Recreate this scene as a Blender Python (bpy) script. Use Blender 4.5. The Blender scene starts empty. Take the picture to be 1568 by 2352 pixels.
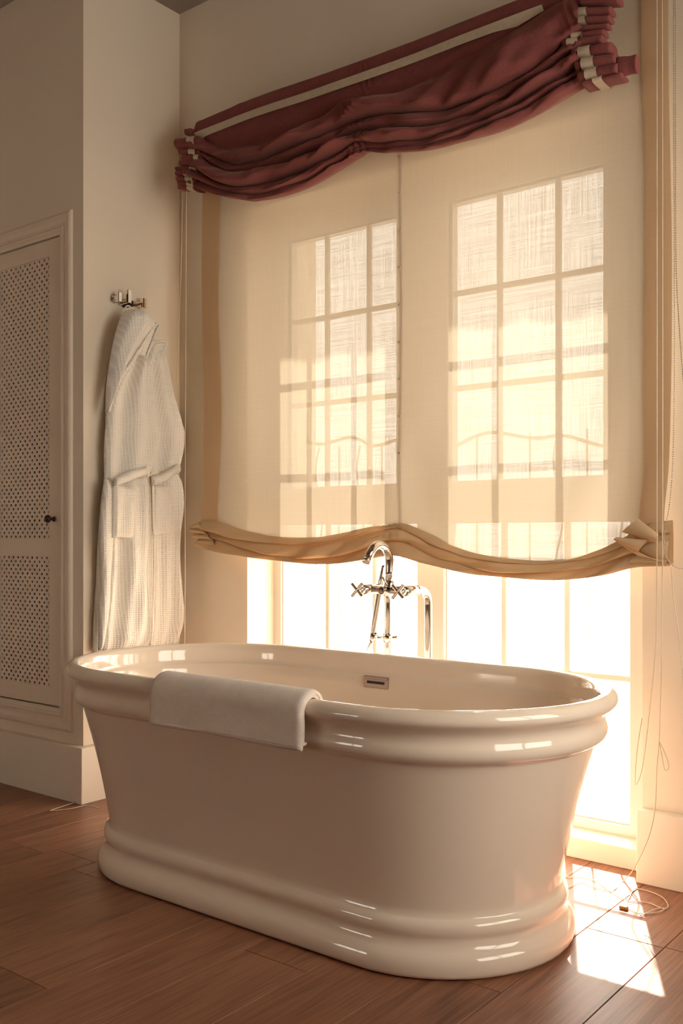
import bpy, bmesh, math, random
from mathutils import Vector, noise

random.seed(7)
scene = bpy.context.scene
COL = scene.collection
PI = math.pi

# ------------------------------------------------------------------ camera
FPX, PX, HY, EYE = 2228.0, 784.0, 1235.0, 1.0
TH = math.atan2(1746.0, FPX)
cam_d = bpy.data.cameras.new('camera')
cam_d.sensor_fit = 'VERTICAL'
cam_d.sensor_height = 36.0
cam_d.sensor_width = 24.0
cam_d.lens = FPX / 2352.0 * 36.0
cam_d.shift_y = (HY - 1176.0) / 2352.0
cam_d.clip_start = 0.05
cam_d.clip_end = 300
cam = bpy.data.objects.new('camera', cam_d)
COL.objects.link(cam)
cam.location = (0, 0, EYE)
cam.rotation_euler = (PI / 2, 0, TH)
scene.camera = cam

# ------------------------------------------------------------------ light
world = bpy.data.worlds.new('sky')
scene.world = world
world.use_nodes = True
bg = world.node_tree.nodes['Background']
bg.inputs['Color'].default_value = (1.0, 0.915, 0.80, 1)
bg.inputs['Strength'].default_value = 7.0

SLOPE = 1.17
SUN = Vector((0.485, -1.0, -SLOPE)).normalized()
sun_d = bpy.data.lights.new('sun', 'SUN')
sun_d.energy = 17.0
sun_d.color = (1.0, 0.92, 0.80)
sun_d.angle = math.radians(0.6)
sun = bpy.data.objects.new('sun', sun_d)
COL.objects.link(sun)
sun.location = (-4, 9, 11)
sun.rotation_euler = SUN.to_track_quat('-Z', 'Y').to_euler()

vs = scene.view_settings
vs.view_transform = 'Standard'
vs.look = 'None'
vs.exposure = 0.27
vs.gamma = 1.0
vs.use_curve_mapping = False
scene.cycles.max_bounces = 8
scene.cycles.diffuse_bounces = 4
scene.cycles.glossy_bounces = 3
scene.cycles.transparent_max_bounces = 12
scene.cycles.transmission_bounces = 4
scene.cycles.caustics_reflective = False
scene.cycles.caustics_refractive = False
scene.cycles.sample_clamp_indirect = 6.0

# ------------------------------------------------------------------ measuring: photo pixel -> point on a given plane
FW = Vector((-math.sin(TH), math.cos(TH), 0))
RT = Vector((math.cos(TH), math.sin(TH), 0))
CAM = Vector((0, 0, EYE))


def _ray(x, y):
    return FW + RT * ((x - PX) / FPX) + Vector((0, 0, (HY - y) / FPX))


def on_y(x, y, Y):
    d = _ray(x, y)
    return CAM + d * (Y / d.y)


def on_x(x, y, X):
    d = _ray(x, y)
    return CAM + d * (X / d.x)


def on_z(x, y, Z=0.0):
    d = _ray(x, y)
    return CAM + d * ((Z - EYE) / d.z)


# ------------------------------------------------------------------ materials
def new_mat(name):
    m = bpy.data.materials.new(name)
    m.use_nodes = True
    nt = m.node_tree
    nt.nodes.clear()
    out = nt.nodes.new('ShaderNodeOutputMaterial')
    return m, nt, out


def principled(name, col, rough=0.6, metal=0.0, var=0.06, scale=6.0, bump=0.0, bscale=80.0, coat=0.0, sheen=0.0, spec=0.5):
    m, nt, out = new_mat(name)
    p = nt.nodes.new('ShaderNodeBsdfPrincipled')
    p.inputs['Roughness'].default_value = rough
    p.inputs['Metallic'].default_value = metal
    p.inputs['Coat Weight'].default_value = coat
    p.inputs['Sheen Weight'].default_value = sheen
    p.inputs['Specular IOR Level'].default_value = spec
    tc = nt.nodes.new('ShaderNodeTexCoord')
    nz = nt.nodes.new('ShaderNodeTexNoise')
    nz.inputs['Scale'].default_value = scale
    nz.inputs['Detail'].default_value = 1
    nt.links.new(tc.outputs['Object'], nz.inputs['Vector'])
    r = nt.nodes.new('ShaderNodeValToRGB')
    r.color_ramp.elements[0].position = 0.3
    r.color_ramp.elements[1].position = 0.7
    r.color_ramp.elements[0].color = (*[c * (1 - var) for c in col], 1)
    r.color_ramp.elements[1].color = (*[min(1, c * (1 + var)) for c in col], 1)
    nt.links.new(nz.outputs['Fac'], r.inputs['Fac'])
    nt.links.new(r.outputs['Color'], p.inputs['Base Color'])
    if bump:
        n2 = nt.nodes.new('ShaderNodeTexNoise')
        n2.inputs['Scale'].default_value = bscale
        n2.inputs['Detail'].default_value = 3
        nt.links.new(tc.outputs['Object'], n2.inputs['Vector'])
        b = nt.nodes.new('ShaderNodeBump')
        b.inputs['Strength'].default_value = bump
        b.inputs['Distance'].default_value = 0.002
        nt.links.new(n2.outputs['Fac'], b.inputs['Height'])
        nt.links.new(b.outputs['Normal'], p.inputs['Normal'])
    nt.links.new(p.outputs['BSDF'], out.inputs['Surface'])
    return m


M = {}
M['wall'] = principled('wall_paint', (0.82, 0.71, 0.58), 0.85, var=0.02, scale=2.0, bump=0.15, bscale=220)
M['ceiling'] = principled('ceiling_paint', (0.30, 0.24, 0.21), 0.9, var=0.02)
M['cabinet'] = principled('cabinet_paint', (0.81, 0.68, 0.55), 0.55, var=0.02, scale=3.0, bump=0.05, bscale=140)
M['trim'] = principled('trim_paint', (0.84, 0.75, 0.64), 0.45, var=0.015, scale=3.0)
M['frame'] = principled('window_paint', (0.60, 0.575, 0.535), 0.4, var=0.015)
M['tub'] = principled('white_enamel', (0.88, 0.735, 0.60), 0.07, var=0.01, coat=0.4)
M['chrome'] = principled('chrome', (0.80, 0.76, 0.72), 0.06, metal=1.0, var=0.01)
M['overflow'] = principled('dark_chrome', (0.35, 0.27, 0.25), 0.22, metal=1.0, var=0.02)
M['slot'] = principled('slot_black', (0.03, 0.018, 0.02), 0.6, var=0.05)
M['knob'] = principled('dark_bronze', (0.035, 0.018, 0.018), 0.35, metal=0.4, var=0.1)
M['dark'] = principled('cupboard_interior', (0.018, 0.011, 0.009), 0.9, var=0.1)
M['towel'] = principled('terry_cotton', (0.90, 0.77, 0.67), 0.95, var=0.03, scale=30, bump=0.9, bscale=420, sheen=0.5)
M['cord'] = principled('cord_cotton', (0.80, 0.66, 0.50), 0.8, var=0.05)
M['bead'] = principled('bead_metal', (0.50, 0.40, 0.32), 0.35, metal=0.6, var=0.05)
M['cleat'] = principled('brass_toggle', (0.45, 0.28, 0.10), 0.4, metal=0.7, var=0.05)
M['stone'] = principled('balcony_stone', (0.72, 0.64, 0.54), 0.8, var=0.08, scale=5)
M['facade'] = principled('facade_render', (0.78, 0.70, 0.60), 0.9, var=0.03)
M['iron'] = principled('white_iron', (0.78, 0.72, 0.64), 0.5, var=0.03)
M['canvas'] = principled('awning_canvas', (0.62, 0.48, 0.36), 0.9, var=0.04)
M['tape'] = principled('cream_tape', (0.62, 0.50, 0.36), 0.9, var=0.06, scale=60, bump=0.4, bscale=600)


def make_maroon():
    m, nt, out = new_mat('maroon_linen')
    p = nt.nodes.new('ShaderNodeBsdfPrincipled')
    p.inputs['Roughness'].default_value = 0.85
    p.inputs['Sheen Weight'].default_value = 0.25
    p.inputs['Sheen Tint'].default_value = (1.0, 0.55, 0.45, 1)
    p.inputs['Specular IOR Level'].default_value = 0.2
    tc = nt.nodes.new('ShaderNodeTexCoord')
    w1 = nt.nodes.new('ShaderNodeTexNoise')
    mp = nt.nodes.new('ShaderNodeMapping')
    mp.inputs['Scale'].default_value = (900, 900, 60)
    nt.links.new(tc.outputs['Object'], mp.inputs['Vector'])
    nt.links.new(mp.outputs['Vector'], w1.inputs['Vector'])
    w1.inputs['Scale'].default_value = 1.0
    r = nt.nodes.new('ShaderNodeValToRGB')
    r.color_ramp.elements[0].position = 0.3
    r.color_ramp.elements[1].position = 0.7
    r.color_ramp.elements[0].color = (0.16, 0.040, 0.040, 1)
    r.color_ramp.elements[1].color = (0.27, 0.078, 0.068, 1)
    nt.links.new(w1.outputs['Fac'], r.inputs['Fac'])
    nt.links.new(r.outputs['Color'], p.inputs['Base Color'])
    b = nt.nodes.new('ShaderNodeBump')
    b.inputs['Strength'].default_value = 0.25
    b.inputs['Distance'].default_value = 0.001
    nt.links.new(w1.outputs['Fac'], b.inputs['Height'])
    nt.links.new(b.outputs['Normal'], p.inputs['Normal'])
    nt.links.new(p.outputs['BSDF'], out.inputs['Surface'])
    return m


def make_sheer(name, col, transp, trl):
    """open-weave cloth: holes (transparent), threads that glow (translucent) and scatter (diffuse)"""
    m, nt, out = new_mat(name)
    N = nt.nodes.new
    tc = N('ShaderNodeTexCoord')
    fac = []
    for sc in ((1500, 1500, 18), (14, 14, 1500)):
        mp = N('ShaderNodeMapping')
        mp.inputs['Scale'].default_value = sc
        nz = N('ShaderNodeTexNoise')
        nz.inputs['Scale'].default_value = 0.35
        nz.inputs['Detail'].default_value = 0
        nt.links.new(tc.outputs['Object'], mp.inputs['Vector'])
        nt.links.new(mp.outputs['Vector'], nz.inputs['Vector'])
        fac.append(nz)
    ad = N('ShaderNodeMath')
    ad.operation = 'ADD'
    nt.links.new(fac[0].outputs['Fac'], ad.inputs[0])
    nt.links.new(fac[1].outputs['Fac'], ad.inputs[1])
    mr = N('ShaderNodeMapRange')
    mr.inputs['From Min'].default_value = 0.75
    mr.inputs['From Max'].default_value = 1.25
    mr.inputs['To Min'].default_value = transp * 0.6
    mr.inputs['To Max'].default_value = transp * 1.4
    nt.links.new(ad.outputs['Value'], mr.inputs['Value'])
    tr = N('ShaderNodeBsdfTransparent')
    tr.inputs['Color'].default_value = (1, 1, 1, 1)
    tl = N('ShaderNodeBsdfTranslucent')
    tl.inputs['Color'].default_value = (*col, 1)
    df = N('ShaderNodeBsdfDiffuse')
    df.inputs['Color'].default_value = (*col, 1)
    m1 = N('ShaderNodeMixShader')
    m1.inputs['Fac'].default_value = trl
    nt.links.new(df.outputs['BSDF'], m1.inputs[1])
    nt.links.new(tl.outputs['BSDF'], m1.inputs[2])
    m2 = N('ShaderNodeMixShader')
    nt.links.new(mr.outputs['Result'], m2.inputs['Fac'])
    nt.links.new(m1.outputs['Shader'], m2.inputs[1])
    nt.links.new(tr.outputs['BSDF'], m2.inputs[2])
    nt.links.new(m2.outputs['Shader'], out.inputs['Surface'])
    return m


def make_glass():
    m, nt, out = new_mat('window_glass')
    N = nt.nodes.new
    tr = N('ShaderNodeBsdfTransparent')
    tr.inputs['Color'].default_value = (0.94, 0.95, 0.93, 1)
    gl = N('ShaderNodeBsdfGlossy')
    gl.inputs['Roughness'].default_value = 0.02
    fr = N('ShaderNodeFresnel')
    fr.inputs['IOR'].default_value = 1.45
    mx = N('ShaderNodeMixShader')
    nt.links.new(fr.outputs['Fac'], mx.inputs['Fac'])
    nt.links.new(tr.outputs['BSDF'], mx.inputs[1])
    nt.links.new(gl.outputs['BSDF'], mx.inputs[2])
    nt.links.new(mx.outputs['Shader'], out.inputs['Surface'])
    return m


def make_wood():
    m, nt, out = new_mat('oak_planks')
    N = nt.nodes.new
    L = nt.links.new
    p = N('ShaderNodeBsdfPrincipled')
    p.inputs['Roughness'].default_value = 0.42
    tc = N('ShaderNodeTexCoord')
    oi = N('ShaderNodeObjectInfo')
    ml = N('ShaderNodeMath')
    ml.operation = 'MULTIPLY'
    ml.inputs[1].default_value = 37.0
    L(oi.outputs['Random'], ml.inputs[0])
    cb = N('ShaderNodeCombineXYZ')
    L(ml.outputs[0], cb.inputs['X'])
    L(ml.outputs[0], cb.inputs['Z'])
    va = N('ShaderNodeVectorMath')
    va.operation = 'ADD'
    L(tc.outputs['Object'], va.inputs[0])
    L(cb.outputs[0], va.inputs[1])
    mp = N('ShaderNodeMapping')
    mp.inputs['Scale'].default_value = (9.0, 0.9, 9.0)
    L(va.outputs[0], mp.inputs['Vector'])
    n1 = N('ShaderNodeTexNoise')
    n1.inputs['Scale'].default_value = 1.6
    n1.inputs['Detail'].default_value = 6
    n1.inputs['Distortion'].default_value = 1.6
    L(mp.outputs[0], n1.inputs['Vector'])
    wv = N('ShaderNodeMath')
    wv.operation = 'MULTIPLY'
    wv.inputs[1].default_value = 15.0
    L(n1.outputs['Fac'], wv.inputs[0])
    sn = N('ShaderNodeMath')
    sn.operation = 'SINE'
    L(wv.outputs[0], sn.inputs[0])
    mp2 = N('ShaderNodeMapping')
    mp2.inputs['Scale'].default_value = (160, 5, 160)
    L(va.outputs[0], mp2.inputs['Vector'])
    n2 = N('ShaderNodeTexNoise')
    n2.inputs['Scale'].default_value = 1.0
    n2.inputs['Detail'].default_value = 3
    L(mp2.outputs[0], n2.inputs['Vector'])
    mix = N('ShaderNodeMath')
    mix.operation = 'MULTIPLY_ADD'
    mix.inputs[1].default_value = 0.14
    L(sn.outputs[0], mix.inputs[0])
    L(n2.outputs['Fac'], mix.inputs[2])
    rnd = N('ShaderNodeMath')
    rnd.operation = 'MULTIPLY_ADD'
    rnd.inputs[1].default_value = 0.22
    L(oi.outputs['Random'], rnd.inputs[0])
    L(mix.outputs[0], rnd.inputs[2])
    r = N('ShaderNodeValToRGB')
    r.color_ramp.elements[0].position = 0.2
    r.color_ramp.elements[0].color = (0.15, 0.054, 0.032, 1)
    r.color_ramp.elements[1].position = 1.0
    r.color_ramp.elements[1].color = (0.41, 0.185, 0.100, 1)
    L(rnd.outputs[0], r.inputs['Fac'])
    L(r.outputs['Color'], p.inputs['Base Color'])
    b = N('ShaderNodeBump')
    b.inputs['Strength'].default_value = 0.12
    b.inputs['Distance'].default_value = 0.001
    L(mix.outputs[0], b.inputs['Height'])
    L(b.outputs['Normal'], p.inputs['Normal'])
    L(p.outputs['BSDF'], out.inputs['Surface'])
    return m


def make_waffle():
    m, nt, out = new_mat('waffle_cotton')
    N = nt.nodes.new
    L = nt.links.new
    p = N('ShaderNodeBsdfPrincipled')
    p.inputs['Roughness'].default_value = 0.95
    p.inputs['Sheen Weight'].default_value = 0.3
    p.inputs['Base Color'].default_value = (0.90, 0.80, 0.67, 1)
    tc = N('ShaderNodeTexCoord')
    sp = N('ShaderNodeSeparateXYZ')
    L(tc.outputs['Object'], sp.inputs[0])
    prods = []
    for ax in ('Y', 'Z'):
        k = N('ShaderNodeMath')
        k.operation = 'MULTIPLY'
        k.inputs[1].default_value = 2 * PI / 0.0085
        L(sp.outputs[ax], k.inputs[0])
        s = N('ShaderNodeMath')
        s.operation = 'SINE'
        L(k.outputs[0], s.inputs[0])
        prods.append(s)
    mx = N('ShaderNodeMath')
    mx.operation = 'MAXIMUM'
    L(prods[0].outputs[0], mx.inputs[0])
    L(prods[1].outputs[0], mx.inputs[1])
    b = N('ShaderNodeBump')
    b.inputs['Strength'].default_value = 0.55
    b.inputs['Distance'].default_value = 0.0018
    L(mx.outputs[0], b.inputs['Height'])
    L(b.outputs['Normal'], p.inputs['Normal'])
    rp = N('ShaderNodeValToRGB')
    rp.color_ramp.elements[0].position = 0.0
    rp.color_ramp.elements[0].color = (0.86, 0.79, 0.69, 1)
    rp.color_ramp.elements[1].position = 0.9
    rp.color_ramp.elements[1].color = (0.95, 0.90, 0.82, 1)
    L(mx.outputs[0], rp.inputs['Fac'])
    L(rp.outputs['Color'], p.inputs['Base Color'])
    L(p.outputs['BSDF'], out.inputs['Surface'])
    return m


M['maroon'] = make_maroon()
M['sheer'] = make_sheer('sheer_linen', (0.70, 0.595, 0.46), 0.050, 0.130)
M['sheer_fold'] = make_sheer('sheer_linen_folded', (0.74, 0.52, 0.31), 0.008, 0.16)
M['sheer_hem'] = make_sheer('sheer_linen_hem', (0.80, 0.56, 0.34), 0.05, 0.27)
M['glass'] = make_glass()
M['wood'] = make_wood()
M['waffle'] = make_waffle()


# ------------------------------------------------------------------ helpers
def link(name, me, mat, parent=None, smooth=False):
    o = bpy.data.objects.new(name, me)
    COL.objects.link(o)
    if mat is not None and not me.materials:
        me.materials.append(mat)
    if smooth:
        for p in me.polygons:
            p.use_smooth = True
    if parent is not None:
        o.parent = parent
        if parent.type == 'EMPTY':
            o.location = -Vector(parent.location)
    return o


def tag(o, label=None, cat=None, group=None, kind=None):
    if label:
        o['label'] = label
    if cat:
        o['category'] = cat
    if group:
        o['group'] = group
    if kind:
        o['kind'] = kind
    return o


def thing(name, loc, label=None, cat=None, group=None, kind=None):
    e = bpy.data.objects.new(name, None)
    e.empty_display_size = 0.05
    COL.objects.link(e)
    e.location = loc
    return tag(e, label, cat, group, kind)


def bm_box(bm, x0, x1, y0, y1, z0, z1):
    vs_ = [bm.verts.new(c) for c in ((x0, y0, z0), (x1, y0, z0), (x1, y1, z0), (x0, y1, z0), (x0, y0, z1), (x1, y0, z1), (x1, y1, z1), (x0, y1, z1))]
    for f in ((0, 3, 2, 1), (4, 5, 6, 7), (0, 1, 5, 4), (1, 2, 6, 5), (2, 3, 7, 6), (3, 0, 4, 7)):
        bm.faces.new([vs_[i] for i in f])


def bm_done(bm, bev=0.0, seg=1):
    if bev:
        bmesh.ops.bevel(bm, geom=bm.edges[:], offset=bev, segments=seg, affect='EDGES', profile=0.5)
    bmesh.ops.recalc_face_normals(bm, faces=bm.faces[:])
    me = bpy.data.meshes.new('mesh')
    bm.to_mesh(me)
    bm.free()
    return me


def box(name, x0, x1, y0, y1, z0, z1, mat, parent=None, bev=0.0, seg=1):
    bm = bmesh.new()
    bm_box(bm, x0, x1, y0, y1, z0, z1)
    return link(name, bm_done(bm, bev, seg), mat, parent)


def boxes(name, lst, mat, parent=None, bev=0.0):
    bm = bmesh.new()
    for b in lst:
        bm_box(bm, *b)
    return link(name, bm_done(bm, bev), mat, parent)


def smooth_path(pts, n=8):
    pts = [Vector(p) for p in pts]
    if len(pts) < 3:
        return pts
    res = []
    P = [pts[0] * 2 - pts[1]] + pts + [pts[-1] * 2 - pts[-2]]
    for i in range(1, len(P) - 2):
        a, b, c, d = P[i - 1], P[i], P[i + 1], P[i + 2]
        for k in range(n):
            t = k / n
            res.append(0.5 * ((2 * b) + (c - a) * t + (2 * a - 5 * b + 4 * c - d) * t * t + (3 * b - a - 3 * c + d) * t ** 3))
    res.append(pts[-1])
    return res


def bm_tube(bm, pts, rad, sides=8, caps=True):
    """rad: a number or a list, one per point; parallel-transport frame"""
    pts = [Vector(p) for p in pts]
    n = len(pts)
    rr = rad if isinstance(rad, (list, tuple)) else [rad] * n
    tan = []
    for i in range(n):
        t = pts[min(i + 1, n - 1)] - pts[max(i - 1, 0)]
        tan.append(t.normalized() if t.length > 1e-9 else Vector((0, 0, 1)))
    up = Vector((0, 0, 1)) if abs(tan[0].z) < 0.9 else Vector((1, 0, 0))
    u = tan[0].cross(up).normalized()
    rings = []
    for i in range(n):
        u = (u - tan[i] * u.dot(tan[i])).normalized()
        v = tan[i].cross(u)
        rings.append([bm.verts.new(pts[i] + (u * math.cos(2 * PI * k / sides) + v * math.sin(2 * PI * k / sides)) * rr[i]) for k in range(sides)])
    for i in range(n - 1):
        for k in range(sides):
            k2 = (k + 1) % sides
            bm.faces.new((rings[i][k], rings[i][k2], rings[i + 1][k2], rings[i + 1][k]))
    if caps:
        bm.faces.new(rings[0][::-1])
        bm.faces.new(rings[-1])


def tube(name, pts, rad, mat, parent=None, sides=8, n=0):
    bm = bmesh.new()
    bm_tube(bm, smooth_path(pts, n) if n else pts, rad, sides)
    me = bm_done(bm)
    for p in me.polygons:
        p.use_smooth = len(p.vertices) == 4
    return link(name, me, mat, parent)


def grid_mesh(rows, close_u=False, close_v=False, smooth=True):
    """rows: list of equally long lists of points"""
    nv, nu = len(rows), len(rows[0])
    verts = [tuple(p) for r in rows for p in r]
    faces = []
    for i in range(nv if close_v else nv - 1):
        i2 = (i + 1) % nv
        for j in range(nu if close_u else nu - 1):
            j2 = (j + 1) % nu
            faces.append((i * nu + j, i * nu + j2, i2 * nu + j2, i2 * nu + j))
    me = bpy.data.meshes.new('mesh')
    me.from_pydata(verts, [], faces)
    me.update()
    if smooth:
        for p in me.polygons:
            p.use_smooth = True
    return me


def lerp(a, b, t):
    return a + (b - a) * t


def interp(pts, x):
    """piecewise smooth-ish interpolation of (x, y) pairs sorted by x"""
    if x <= pts[0][0]:
        a, b = pts[0], pts[1]
        return a[1] + (b[1] - a[1]) / (b[0] - a[0]) * (x - a[0])
    if x >= pts[-1][0]:
        a, b = pts[-2], pts[-1]
        return a[1] + (b[1] - a[1]) / (b[0] - a[0]) * (x - a[0])
    for i in range(len(pts) - 1):
        if pts[i][0] <= x <= pts[i + 1][0]:
            x1, y1 = pts[i]
            x2, y2 = pts[i + 1]
            m1 = (y2 - pts[i - 1][1]) / (x2 - pts[i - 1][0]) if i > 0 else (y2 - y1) / (x2 - x1)
            m2 = (pts[i + 2][1] - y1) / (pts[i + 2][0] - x1) if i + 2 < len(pts) else (y2 - y1) / (x2 - x1)
            h = x2 - x1
            t = (x - x1) / h
            return (2 * t ** 3 - 3 * t ** 2 + 1) * y1 + (t ** 3 - 2 * t ** 2 + t) * h * m1 + (-2 * t ** 3 + 3 * t ** 2) * y2 + (t ** 3 - t ** 2) * h * m2


# ------------------------------------------------------------------ main dimensions (metres; camera stands at x=0, y=0)
YW = 2.777            # room face of the window wall
YO = 3.20             # outer face of that wall
XA = -3.037           # face of the alcove wall with the robe
YC = 2.29             # front of the cabinet wall
ZC = 3.19             # ceiling
OX0, OX1, OZ1 = -2.647, -1.058, 2.289   # window opening
XL, XR, YB = -4.6, 0.8, -2.3            # far ends of the room
BH, BT = 0.211, 0.035                   # baseboard

# ------------------------------------------------------------------ structure
floor = tag(box('floor', XL, XR, YB, YO, -0.10, -0.022, M['wood']), 'warm oak plank floor', kind='structure')


def plank(x0, x1, y0, y1):
    g = 0.0007
    bm = bmesh.new()
    lx, ly = x1 - x0 - 2 * g, y1 - y0 - 2 * g
    bm_box(bm, 0, lx, 0, ly, -0.022, 0.0)
    top = [e for e in bm.edges if all(v.co.z > -0.001 for v in e.verts)]
    bmesh.ops.bevel(bm, geom=top, offset=0.0012, segments=1, affect='EDGES')
    o = link('plank', bm_done(bm), M['wood'], floor)
    o.location = (x0 + g, y0 + g, 0)
    return o


FIX = {-0.84: 0.9, -1.04: 2.345, -1.24: 1.895, -1.64: 1.708, -2.44: 1.80, -2.84: 1.84}
PL = 1.45
k = 0
x = -0.84 - 0.2 * 19
while x < XR:
    x0, x1 = max(x, XL), min(x + 0.2, XR)
    if x1 - x0 > 0.01:
        j = None
        for fx, fy in FIX.items():
            if abs(fx - x) < 0.01:
                j = fy
        if j is None:
            j = (k * 0.53 * PL) % PL
        y = j
        while y > YB:
            y -= PL
        ylim = YO - 0.36 if OX0 < (x0 + x1) / 2 < OX1 else YW + 0.03
        while y < ylim:
            ya, yb = max(y, YB), min(y + PL, ylim)
            if yb - ya > 0.03:
                plank(x0, x1, ya, yb)
            y += PL
    x += 0.2
    k += 1

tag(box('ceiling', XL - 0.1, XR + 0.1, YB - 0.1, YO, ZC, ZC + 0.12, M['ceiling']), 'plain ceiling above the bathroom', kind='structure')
tag(boxes('wall_back', [(XL - 0.1, OX0, YW, YO, 0, ZC), (OX1, XR, YW, YO, 0, ZC), (OX0, OX1, YW, YO, OZ1, ZC)], M['wall']),
    'cream plaster wall around the tall window', kind='structure')
DX0, DX1, DZ0, DZ1 = -3.720, -3.187, 0.344, 2.171   # cabinet door
tag(boxes('wall_left', [(XL, DX0 - 0.006, YC, YC + 0.1, 0, ZC), (DX1 + 0.006, XA, YC, YC + 0.1, 0, ZC),
                        (DX0 - 0.006, DX1 + 0.006, YC, YC + 0.1, 0, DZ0 - 0.006), (DX0 - 0.006, DX1 + 0.006, YC, YC + 0.1, DZ1 + 0.006, ZC)], M['wall']),
    'cream wall holding the built-in cupboard', kind='structure')
tag(box('wall_alcove', XA - 0.1, XA, YC + 0.1, YW, 0, ZC, M['wall']), 'short cream side wall where the robe hangs', kind='structure')
FILL_SIDE = (1.0, 2.68, 0.75, 2.35)      # added fill-light opening in the side wall: y from, y to, z from, z to
FILL_REAR = (-4.3, -3.1, 0.5, 1.3)       # added fill-light opening behind the camera: x from, x to, z from, z to
tag(boxes('wall_right', [(XR, XR + 0.1, YB, FILL_SIDE[0], 0, ZC), (XR, XR + 0.1, FILL_SIDE[1], YO, 0, ZC), (XR, XR + 0.1, FILL_SIDE[0], FILL_SIDE[1], 0, FILL_SIDE[2]), (XR, XR + 0.1, FILL_SIDE[0], FILL_SIDE[1], FILL_SIDE[3], ZC)], M['wall']),
    'cream side wall with an added fill-light opening', kind='structure')
tag(boxes('wall_front', [(XL, FILL_REAR[0], YB - 0.1, YB, 0, ZC), (FILL_REAR[1], XR, YB - 0.1, YB, 0, ZC), (FILL_REAR[0], FILL_REAR[1], YB - 0.1, YB, 0, FILL_REAR[2]), (FILL_REAR[0], FILL_REAR[1], YB - 0.1, YB, FILL_REAR[3], ZC)], M['wall']),
    'cream wall facing the window, with an added fill-light opening', kind='structure')
tag(box('wall_far_left', XL - 0.1, XL, YB, YW, 0, ZC, M['wall']), 'cream end wall', kind='structure')

bm = bmesh.new()
poly = [(XL, YC), (XL, YC - BT), (XA + BT, YC - BT), (XA + BT, YW - BT), (XA, YW - BT), (XA, YC)]
lo_ = [bm.verts.new((x_, y_, 0)) for x_, y_ in poly]
hi_ = [bm.verts.new((x_, y_, BH)) for x_, y_ in poly]
bm.faces.new(lo_[::-1])
bm.faces.new(hi_)
for i in range(6):
    bm.faces.new((lo_[i], lo_[(i + 1) % 6], hi_[(i + 1) % 6], hi_[i]))
tag(link('baseboard_left', bm_done(bm, 0.002), M['trim']), 'cream baseboard running round the cupboard corner and under the robe', kind='structure')
tag(box('baseboard_back', XA, OX0, YW - BT, YW, 0, BH, M['trim'], bev=0.003), 'cream baseboard between the corner and the window', kind='structure')
tag(box('baseboard_right', OX1 - 0.004, XR, YW - 0.04, YW, 0, BH, M['trim'], bev=0.003), 'cream baseboard beyond the window', kind='structure')

# threshold under the window
tag(box('trim_1', OX0, OX1, 2.831, YO, 0, 0.066, M['trim'], bev=0.003), 'white step under the window', kind='structure')

# ------------------------------------------------------------------ window
YF = 2.93             # room face of the frames
win = thing('window_1', ((OX0 + OX1) / 2, YF, 0.066), 'tall white double window with glazing bars', kind='structure')
GL = (-2.607, -1.948)
GR = (-1.832, -1.156)
ZB, ZM0, ZM1, ZT = 0.10, 1.055, 1.198, 2.182
# outer frame and centre post
boxes('frame', [(OX0, GL[0], YF, YF + 0.07, 0.066, OZ1), (GR[1], OX1, YF, YF + 0.07, 0.066, OZ1),
                (GL[0], GR[1], YF, YF + 0.07, 0.066, ZB), (GL[0], GR[1], YF, YF + 0.07, ZT + 0.035, OZ1)], M['frame'], win)
box('mullion', GL[1], GR[0], YF - 0.004, YF + 0.074, ZB, ZT + 0.035, M['frame'], win, bev=0.004)
box('transom', GL[0], GL[1], YF, YF + 0.07, ZM0, ZM0 + 0.05, M['frame'], win)
box('transom', GR[0], GR[1], YF, YF + 0.07, ZM0, ZM0 + 0.05, M['frame'], win)


def glazed(sash, x0, x1, z0, z1, vx, hz, w=0.020):
    """muntins and panes as sub-parts of one sash"""
    ym = YF + 0.022
    for X in vx:
        box('muntin', X - w / 2, X + w / 2, ym + 0.004, ym + 0.020, z0, z1, M['frame'], sash, bev=0.003)
    for Z in hz:
        box('muntin', x0, x1, ym + 0.005, ym + 0.019, Z - w / 2, Z + w / 2, M['frame'], sash, bev=0.003)
    xs = [x0] + list(vx) + [x1]
    zs = [z0] + list(hz) + [z1]
    for i in range(len(xs) - 1):
        for j in range(len(zs) - 1):
            xa = xs[i] + (w / 2 if i else 0)
            xb = xs[i + 1] - (w / 2 if i < len(xs) - 2 else 0)
            za = zs[j] + (w / 2 if j else 0)
            zb = zs[j + 1] - (w / 2 if j < len(zs) - 2 else 0)
            me = bpy.data.meshes.new('mesh')
            me.from_pydata([(xa, ym + 0.012, za), (xb, ym + 0.012, za), (xb, ym + 0.012, zb), (xa, ym + 0.012, zb)], [], [(0, 1, 2, 3)])
            link('pane', me, M['glass'], sash)


def ring(name, X0, X1, Z0, Z1, x0, x1, z0, z1, y0, y1, parent):
    o = boxes(name, [(X0, x0, y0, y1, Z0, Z1), (x1, X1, y0, y1, Z0, Z1), (x0, x1, y0, y1, Z0, z0), (x0, x1, y0, y1, z1, Z1)], M['frame'], parent)
    return o


def bead(x0, x1, z0, z1, parent, w=0.018):
    ring('glazing_bead', x0 - w, x1 + w, z0 - w, z1 + w, x0, x1, z0, z1, YF - 0.012, YF + 0.02, parent)


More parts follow.
